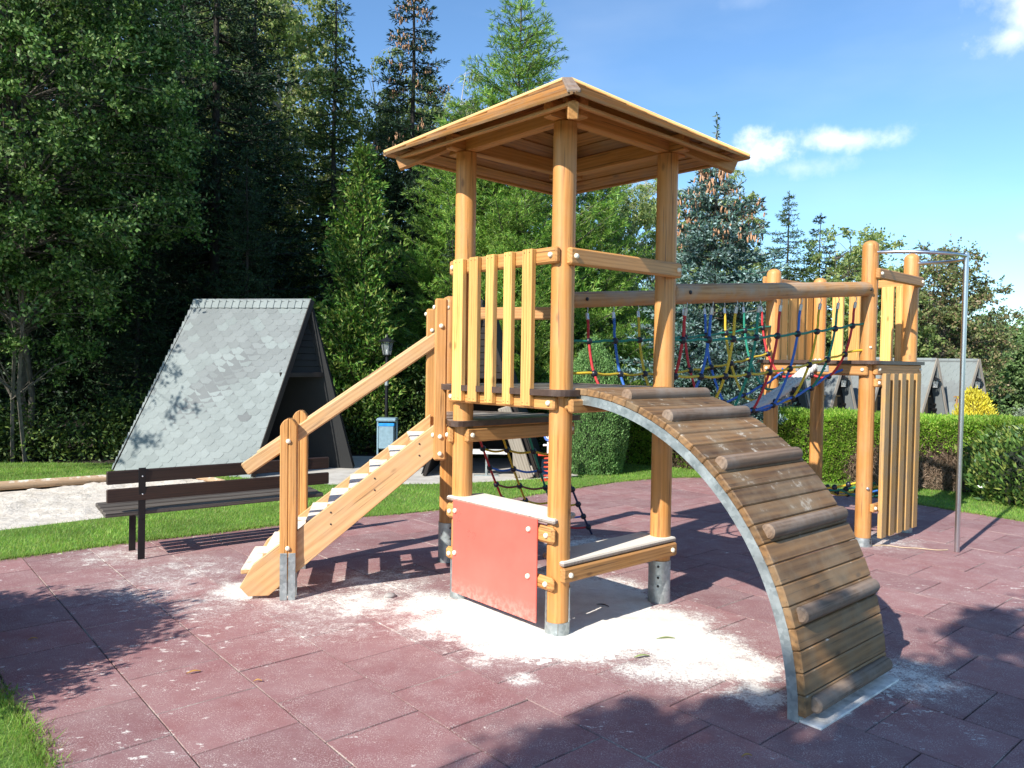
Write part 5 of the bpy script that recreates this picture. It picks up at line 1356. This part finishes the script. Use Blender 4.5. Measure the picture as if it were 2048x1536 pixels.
    tree_obj('round_leafy_tree', 8.0, 29.5, -.8, *broadleaf(6.8, 2.9, .2, 95, 240, 130, .14, .085, (.45, .3), stems=2, rtrunk=.1, shell=.3), M_DECID, M_BARKG, 'dark leafy tree filling the gap behind the far cabins')
    tree_obj('round_leafy_tree', 19.9, 36.5, -1.5, *broadleaf(6.0, 2.6, .3, 96, 150, 100, .15, .095, (.5, .3), stems=2, rtrunk=.1, shell=.3), M_DECID, M_BARKG, 'dark leafy tree behind the roof of the last grey cabin')
build_trees()
def backdrop_wood():
    # far mass of the wood, reading as one dark green wall between the trunks
    rs = np.random.default_rng(77); Q = []
    for cx, cy, w, h in [(-20, 25, 4, 22), (-16.5, 25, 4, 24), (-13, 26, 3.5, 24), (-10.5, 27, 2.6, 22), (-16, 24, 4, 9), (-11, 25, 4, 10), (-6, 28, 4, 8.5), (-1, 29, 4, 6.5), (4, 30, 4, 5.0), (9, 31, 3.5, 4.2), (-8.5, 22, 2.5, 5), (-3.5, 24, 2.5, 5), (13, 33, 3.5, 4.0), (18, 40, 5, 3.6), (27, 48, 6, 4.0), (36, 50, 6, 4.5)]:
        n = 9000; P = rs.normal(0, .45, (n, 3))*np.array([w, 1.2, h*.55])+np.array([cx, cy, h*.42-.6]); P = P[P[:, 2] > -.8]
        Q.append(leaves(P, rs.normal(size=P.shape)+np.array([0, 0, -.4]), .42, .20, rs))
    me = quad_mesh('wood', np.concatenate(Q), M_SPRUCE)
    tagk(ob('wood', me), 'dense dark wood far behind the trees', 'wood', kind='stuff')
backdrop_wood()
def undergrowth():
    rs = np.random.default_rng(78); Q = []
    for cx, cy, w, d, h, n in [(-8.6, 12.7, 1.6, .5, .7, 9000), (-6.6, 13.2, .8, .5, .8, 5000), (-3.6, 14.2, 1.4, .4, .9, 5000), (-1.0, 14.6, 1.5, .4, 1.1, 7000), (1.3, 14.8, 1.3, .4, 1.5, 9000), (-11, 12.6, 1.5, .6, .8, 5000)]:
        P = rs.normal(0, .5, (n, 3))*np.array([w, d, h])+np.array([cx, cy, h*.35]); P[:, 2] = np.abs(P[:, 2])
        Q.append(leaves(P, rs.normal(size=P.shape)+np.array([0, 0, .3]), .085, .035, rs))
    tagk(ob('undergrowth', quad_mesh('undergrowth', np.concatenate(Q), M_SPRUCE_L)), 'low shaded undergrowth along the edge of the wood', 'undergrowth', kind='stuff')
undergrowth()

# --- hedge, bushes ---------------------------------------------------------------------
def hedge():
    from mathutils import noise as mn
    rs = np.random.default_rng(90)
    line = [(1.55, 13.75), (3.10, 12.72), (4.62, 11.72), (5.9, 11.02), (6.9, 10.5), (9.5, 9.4)]
    root = empty('hedge', (4.6, 11.7, 0), 'clipped bright green hedge with bare brown patches low down, in front of the cabins', 'hedge')
    Q = []; W = []; core_v = []; core_f = []
    for k in range(len(line)-1):
        a, b = np.array(line[k]), np.array(line[k+1]); L_ = np.linalg.norm(b-a); d = (b-a)/L_; n2 = np.array([d[1], -d[0]])
        if n2[1] > 0: n2 = -n2
        th = .40; Hh = .98-.05*(k < 1)
        n = int(L_*14000); t = rs.uniform(0, L_, n); which = rs.random(n)
        front = which < .62
        z = np.where(front, rs.uniform(0, Hh, n), Hh); off = np.where(front, th, rs.uniform(-th, th, n))
        nz_ = np.array([mn.noise((a[0]+d[0]*tt, z_*1.2, k*0+a[1]+d[1]*tt)) for tt, z_ in zip(t*1.7, z*1.7)])
        lump = nz_*.07
        bare = np.array([mn.noise(((a[0]+d[0]*tt)*1.9+5, z_*1.3, 2.0)) for tt, z_ in zip(t, z)])
        pr = np.clip((.74-z+bare*.3)/.34, 0, 1)*np.clip((bare+.34)*3.0, 0, 1)
        dead = front & (rs.random(n) < pr)
        # gentle batter and rounded top corner
        off = np.where(front, off-.06*(z/Hh)**3, off)
        zz = z+np.where(front, 0, -(np.abs(off)/th)**4*.06)
        P = np.stack([a[0]+d[0]*t+n2[0]*(off+lump*front), a[1]+d[1]*t+n2[1]*(off+lump*front), zz+lump*(~front)+rs.normal(0, .012, n)], 1)+rs.normal(0, .018, (n, 3))
        D_ = np.where(front[:, None], np.array([n2[0], n2[1], .45]), np.array([0, 0, 1.]))+rs.normal(0, .5, (n, 3))
        g = ~dead
        Q.append(leaves(P[g], D_[g], .050*rs.uniform(.6, 1.3, g.sum()), .018, rs))
        m = dead & (rs.random(n) < .75)
        W.append(leaves(P[m]-np.array([n2[0], n2[1], 0])*rs.uniform(.0, .10, (m.sum(), 1)), np.array([0, 0, 1.])*1.0+rs.normal(0, .8, (m.sum(), 3)), .095, .0075, rs))
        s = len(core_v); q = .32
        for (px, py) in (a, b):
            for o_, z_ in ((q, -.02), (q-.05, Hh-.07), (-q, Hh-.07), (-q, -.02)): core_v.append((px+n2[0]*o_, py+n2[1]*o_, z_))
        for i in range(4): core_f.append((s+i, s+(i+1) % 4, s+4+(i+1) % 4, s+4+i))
    ob('foliage', quad_mesh('hedge_leaves', np.concatenate(Q), M_HEDGE), root, Matrix.Identity(4))
    ob('bare_twigs', quad_mesh('hedge_twigs', np.concatenate(W), M_TWIG), root, Matrix.Identity(4))
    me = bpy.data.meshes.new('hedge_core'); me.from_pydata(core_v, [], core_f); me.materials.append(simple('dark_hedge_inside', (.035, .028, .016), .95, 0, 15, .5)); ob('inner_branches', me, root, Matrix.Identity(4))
    for o in root.children: o.matrix_parent_inverse = Matrix.Identity(4)
hedge()
class Prof:
    def __init__(s, f, h): s.f = f; s.h = h
    def __call__(s, t): return s.f(t)
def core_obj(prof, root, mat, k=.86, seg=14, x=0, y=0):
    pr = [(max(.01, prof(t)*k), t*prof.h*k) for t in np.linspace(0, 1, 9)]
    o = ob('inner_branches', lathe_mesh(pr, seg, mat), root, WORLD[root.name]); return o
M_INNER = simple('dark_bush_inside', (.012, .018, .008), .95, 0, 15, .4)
def bushes():
    # dome juniper
    f = Prof(lambda t: .53*(1-max(0, (t-.35)/.65)**1.9)**.9*(.82+.18*min(1, t/.25))+.01, 2.08)
    r = empty('juniper_bush', (1.28, 12.0, 0), 'dense dome shaped juniper standing on the lawn behind the tower', 'bush')
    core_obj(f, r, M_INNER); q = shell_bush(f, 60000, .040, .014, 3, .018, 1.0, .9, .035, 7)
    q = np.concatenate([q, shell_bush(Prof(lambda t: .06*(1-t)+.01, 2.2), 1500, .05, .014, 5, .02, .6, 1.2)])
    ob('foliage', quad_mesh('juniper_leaves', q, M_JUNI), r, WORLD[r.name])
    # rhododendron
    f = Prof(lambda t: .80*(1-t**2.6)**.5*(.80+.2*min(1, t/.3))+.01, .98)
    r = empty('rhododendron_bush', (6.78, 9.75, 0), 'broad leaved rhododendron bush at the right edge beside the hedge', 'bush')
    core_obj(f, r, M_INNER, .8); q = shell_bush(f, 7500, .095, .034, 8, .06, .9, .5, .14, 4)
    ob('foliage', quad_mesh('rhododendron_leaves', q, M_RHODO), r, WORLD[r.name])
    # golden cypress
    f = Prof(lambda t: .78*(1-t)**.62*(.85+.15*min(1, t/.2))+.02, 2.05)
    r = empty('golden_bush', (13.0, 21.5, -.95), 'bright yellow conifer bush beside the last grey cabin', 'bush')
    core_obj(f, r, simple('yellow_bush_inside', (.20, .17, .02), .9), .85); ob('foliage', quad_mesh('golden_leaves', shell_bush(f, 16000, .11, .04, 12, .05, .9, 1.0, .12, 3), M_GOLD), r, WORLD[r.name])
    f = Prof(lambda t: 1.7*(1-t**2.2)**.5+.02, 1.75)
    r = empty('silvery_shrub', (15.8, 21.8, -1.0), 'low silvery green shrub at the right edge behind the hedge', 'bush')
    core_obj(f, r, M_INNER, .85); ob('foliage', quad_mesh('silvery_leaves', shell_bush(f, 16000, .10, .04, 13, .07, .9, .6, .2, 2), M_SILVER), r, WORLD[r.name])
    # low spruce at the left edge: its boughs reach the picture and its shade lies on the tiles
    q, s, _ = conifer(1.62, 1.28, .06, 99, 28, 13, .06, .05, .017, .026, .12, .16, .12, .50, 3, twl=.34, ragged=.16)
    q = np.concatenate([q, shell_bush(Prof(lambda t: 1.12*(1-t)**.5+.02, 1.50), 42000, .07, .03, 55, .11, .6, .5, .10, 4)])  # added inner leaf shell, put in to block sun through the boughs
    tree_obj('dwarf_spruce', -4.10, 3.42, 0, q, s, M_SPRUCE, M_BARK, 'low spreading dark spruce at the lower left edge shading the tiles', 'bush')
bushes()
def shade_tree():
    """leafy tree behind the camera: its crown is what dapples the lower right tiles"""
    rs = np.random.default_rng(101); Q = []; segs = trunk_path(5.6, .11, rs, .01)
    k = math.cos(SUN_EL)/math.sin(SUN_EL); base = np.array([-2.9, -2.6])
    clumps = [(.25, 3.05, .42, 4.9), (.55, 3.55, .22, 4.6), (.45, 3.15, .35, 5.2), (.95, 3.2, .38, 4.8), (1.12, 3.72, .17, 4.5), (1.5, 3.0, .4, 5.1), (1.75, 3.55, .25, 4.7), (1.95, 3.2, .4, 5.3), (2.3, 3.75, .28, 4.9), (2.75, 3.5, .4, 5.4),
              (2.2, 4.25, .20, 4.6), (2.75, 4.2, .28, 5.0), (3.2, 3.9, .42, 5.3), (3.05, 4.85, .22, 4.8), (3.6, 4.5, .4, 5.2), (3.35, 5.25, .16, 4.7), (3.9, 5.15, .28, 5.0), (4.2, 5.6, .25, 5.2), (4.4, 4.6, .5, 5.4), (.7, 2.5, .5, 5.5), (1.6, 2.4, .5, 5.6), (2.6, 2.8, .5, 5.7), (3.8, 3.4, .6, 5.7), (1.45, 3.85, .13, 4.3), (2.0, 4.05, .12, 4.3)]
    for gx, gy, r, z in clumps:
        c = np.array([gx-math.cos(SUN_AZ)*k*z-base[0], gy-math.sin(SUN_AZ)*k*z-base[1], z]); n = int(9500*r*r)+220
        v = nrmz(rs.normal(size=(n, 3)))*(rs.random((n, 1))**.45)*r*1.12*np.array([1, 1, .8])
        P = c+v*(1+rs.normal(0, .18, (n, 1))); Q.append(leaves(P, rs.normal(size=P.shape)+np.array([0, 0, -.3]), .085, .05, rs))
        a = np.array([0, 0, min(z-1.0, 3.0)]); mid = (a+c)/2+np.array([0, 0, .35]); segs += [(a, mid, .03, .02), (mid, c, .02, .006)]
    tree_obj('leafy_shade_tree', base[0], base[1], 0, np.concatenate(Q), segs, M_DECID, M_BARKG, 'leafy tree standing behind the camera that dapples the tiles at lower right')
shade_tree()

# ------------------------------------------------------------------ far cabins
for i, (ax, ay, lab) in enumerate([(9.15, 24.7, 'small grey A-frame cabin seen behind the right end of the rope bridge'),
                                   (10.85, 25.2, 'small grey A-frame cabin seen under the far platform, left of its tall front post'),
                                   (12.45, 25.75, 'small grey A-frame cabin half hidden behind the far slat wall'),
                                   (14.25, 25.9, 'small grey A-frame cabin just left of the steel pole with lantern in its gable'),
                                   (15.85, 26.2, 'small grey A-frame cabin right of the steel pole beside the golden bush')]):
    hut_far(i, ax, ay, lab)

# ------------------------------------------------------------------ small things
def small_things():
    # lamp post
    r = empty('lamp_post', (-2.02, 12.35, 0), 'black lamp post with glass lantern standing behind the stairs', 'street lamp')
    rod('pole', (-2.02, 12.35, 0), (-2.02, 12.35, 1.80), .028, M_BLACK, r, 14); rod('pole_collar', (-2.02, 12.35, 1.30), (-2.02, 12.35, 1.42), .034, M_GALV, r, 14)
    lantern(r, (-2.02, 12.35, 1.78), .225)
    # litter bin
    x, y = -1.92, 11.85
    r = empty('litter_bin', (x, y, 0), 'grey and blue litter bin on a steel frame below the lamp', 'bin')
    o = ob('bin_body', box_mesh(.235, .20, .36, .015, M_BINGREY), r, T(x, y, .52))
    ob('bin_rim', box_mesh(.245, .21, .05, .01, M_BINBLUE), r, T(x, y, .715))
    ob('bin_lid', box_mesh(.31, .27, .055, .018, M_BINGREY), r, T(x, y, .79))
    for s in (-.148, .148): beam('frame_leg', (x+s, y, 0), (x+s, y, .77), .035, .026, M_BINGREY, r, (1, 0, 0), .004)
    # spring rocker
    x, y = .56, 11.0
    r = empty('spring_rocker', (x, y, 0), 'small playground spring rocker with red coil and white handle on the lawn behind the tower', 'spring rider')
    pts = [(x+.075*math.cos(a), y+.075*math.sin(a), .05+a/(2*PI)*.062) for a in np.linspace(0, 2*PI*5, 80)]
    tube('coil_spring', pts, .013, M_TOYRED, r, 8)
    beam('base_plate', (x-.12, y, .02), (x+.12, y, .02), .2, .02, M_TOYRED, r, (0, 0, 1), .003)
    beam('seat_plate', (x-.17, y, .385), (x+.17, y, .385), .13, .03, M_TOYRED, r, (0, 0, 1), .006)
    rod('column', (x-.02, y, .40), (x-.02, y, .72), .022, M_WHITEP, r, 12); beam('foot_rest', (x-.10, y, .52), (x+.10, y, .52), .03, .03, M_WHITEP, r, (0, 0, 1), .008)
    cx, cz = x-.02, .68
    tube('ring_handle', [(cx+.062*math.cos(a), y-.03, cz+.09*math.sin(a)) for a in np.linspace(0, 2*PI, 22)[:-1]], .017, M_TOYBLUE, r, 8, True)
    tube('ring_handle', [(cx+.040*math.cos(a), y-.035, cz+.062*math.sin(a)) for a in np.linspace(0, 2*PI, 22)[:-1]], .011, M_WHITEP, r, 8, True)
    # sand pit border logs
    r = empty('sandbox_border', (-5.4, 10.3, 0), 'low weathered log edging behind the pale sand pit', 'border')
    pts = [(-7.6, 8.78), (-6.56, 9.72), (-5.45, 10.50), (-4.6, 11.02)]
    for a, b in zip(pts[:-1], pts[1:]): rod('border_log', (a[0], a[1], .03), (b[0], b[1], .03), .058, M_BORDER, r, 14)
    rod('border_log', (-3.20, 9.08, -.01), (-2.92, 9.62, -.01), .045, M_BORDER, r, 12); rod('border_log', (-2.96, 9.60, -.01), (-4.5, 11.0, -.01), .045, M_BORDER, r, 12)
    # stone, fallen leaves and twigs
    rs = random.Random(31)
    bm = bmesh.new(); bmesh.ops.create_icosphere(bm, subdivisions=2, radius=.04)
    for v in bm.verts: v.co = v.co*(1+rs.uniform(-.12, .12)); v.co.z *= .45
    me = bpy.data.meshes.new('stone'); bm.to_mesh(me); bm.free(); me.materials.append(simple('grey_stone', (.33, .31, .29), .9)); smooth(me, 60)
    tagk(ob('stone', me, None, T(-.86, 5.50, .01)), 'small grey stone on the sandy tiles below the stairs', 'stone')
    lm = [simple('dry_leaf_ochre', (.42, .22, .06), .7), simple('green_willow_leaf', (.22, .27, .10), .6), simple('dark_twig', (.06, .045, .035), .8)]
    def leaf(x, y, ang, l, w, m, lab, cat='leaf'):
        V = []; n = 6
        for i in range(n+1):
            t = i/n; ww = w*math.sin(PI*min(.97, t*.94+.03))**.8; V += [(l*(t-.5), -ww/2, .004+.010*math.sin(t*3)), (l*(t-.5), 0, .001+.008*math.sin(t*3)), (l*(t-.5), ww/2, .005+.010*math.sin(t*3))]
        Fs = [(i*3+k, (i+1)*3+k, (i+1)*3+k+1, i*3+k+1) for i in range(n) for k in range(2)]
        me = bpy.data.meshes.new('leaf'); me.from_pydata(V, [], Fs); me.materials.append(m)
        tagk(ob('fallen_leaf' if cat == 'leaf' else 'twig', me, None, T(x, y, .004) @ Matrix.Rotation(ang, 4, 'Z')), lab, cat)
    leaf(-1.70, 4.10, .5, .075, .018, lm[0], 'curled ochre leaf lying on the tiles at lower left')
    leaf(-1.32, 4.00, .2, .045, .012, lm[0], 'tiny ochre leaf on the tiles right of the curled one')
    leaf(.98, 4.72, .1, .12, .016, lm[1], 'long green willow leaf on the white sand right of the front post')
    leaf(.78, 4.42, .3, .10, .022, lm[1], 'pale green leaf on the tiles in front of the sand patch')
    leaf(.66, 5.35, -.5, .10, .014, lm[2], 'short dark twig on the shaded sand under the tower', 'twig')
    leaf(-.78, 3.05, -.5, .07, .014, lm[0], 'yellow straw leaf at the bottom edge of the picture')
    leaf(-2.85, 4.55, .4, .05, .014, lm[0], 'small brown leaf in the dark shade at the left')
    leaf(1.05, 3.30, .2, .05, .012, lm[0], 'small brown leaf on the shaded tiles at the bottom')
    pts = [Vector((3.45, 7.28, .008)), Vector((3.6, 7.30, .010)), Vector((3.72, 7.22, .009)), Vector((3.85, 7.20, .010)), Vector((4.0, 7.14, .009)), Vector((4.12, 7.16, .008))]
    o = tube('twig', bez(pts, 3), .004, simple('straw_twig', (.55, .42, .26), .8), None, 5); tagk(o, 'thin pale twig lying on the tiles beside the steel pole foot', 'twig')
small_things()
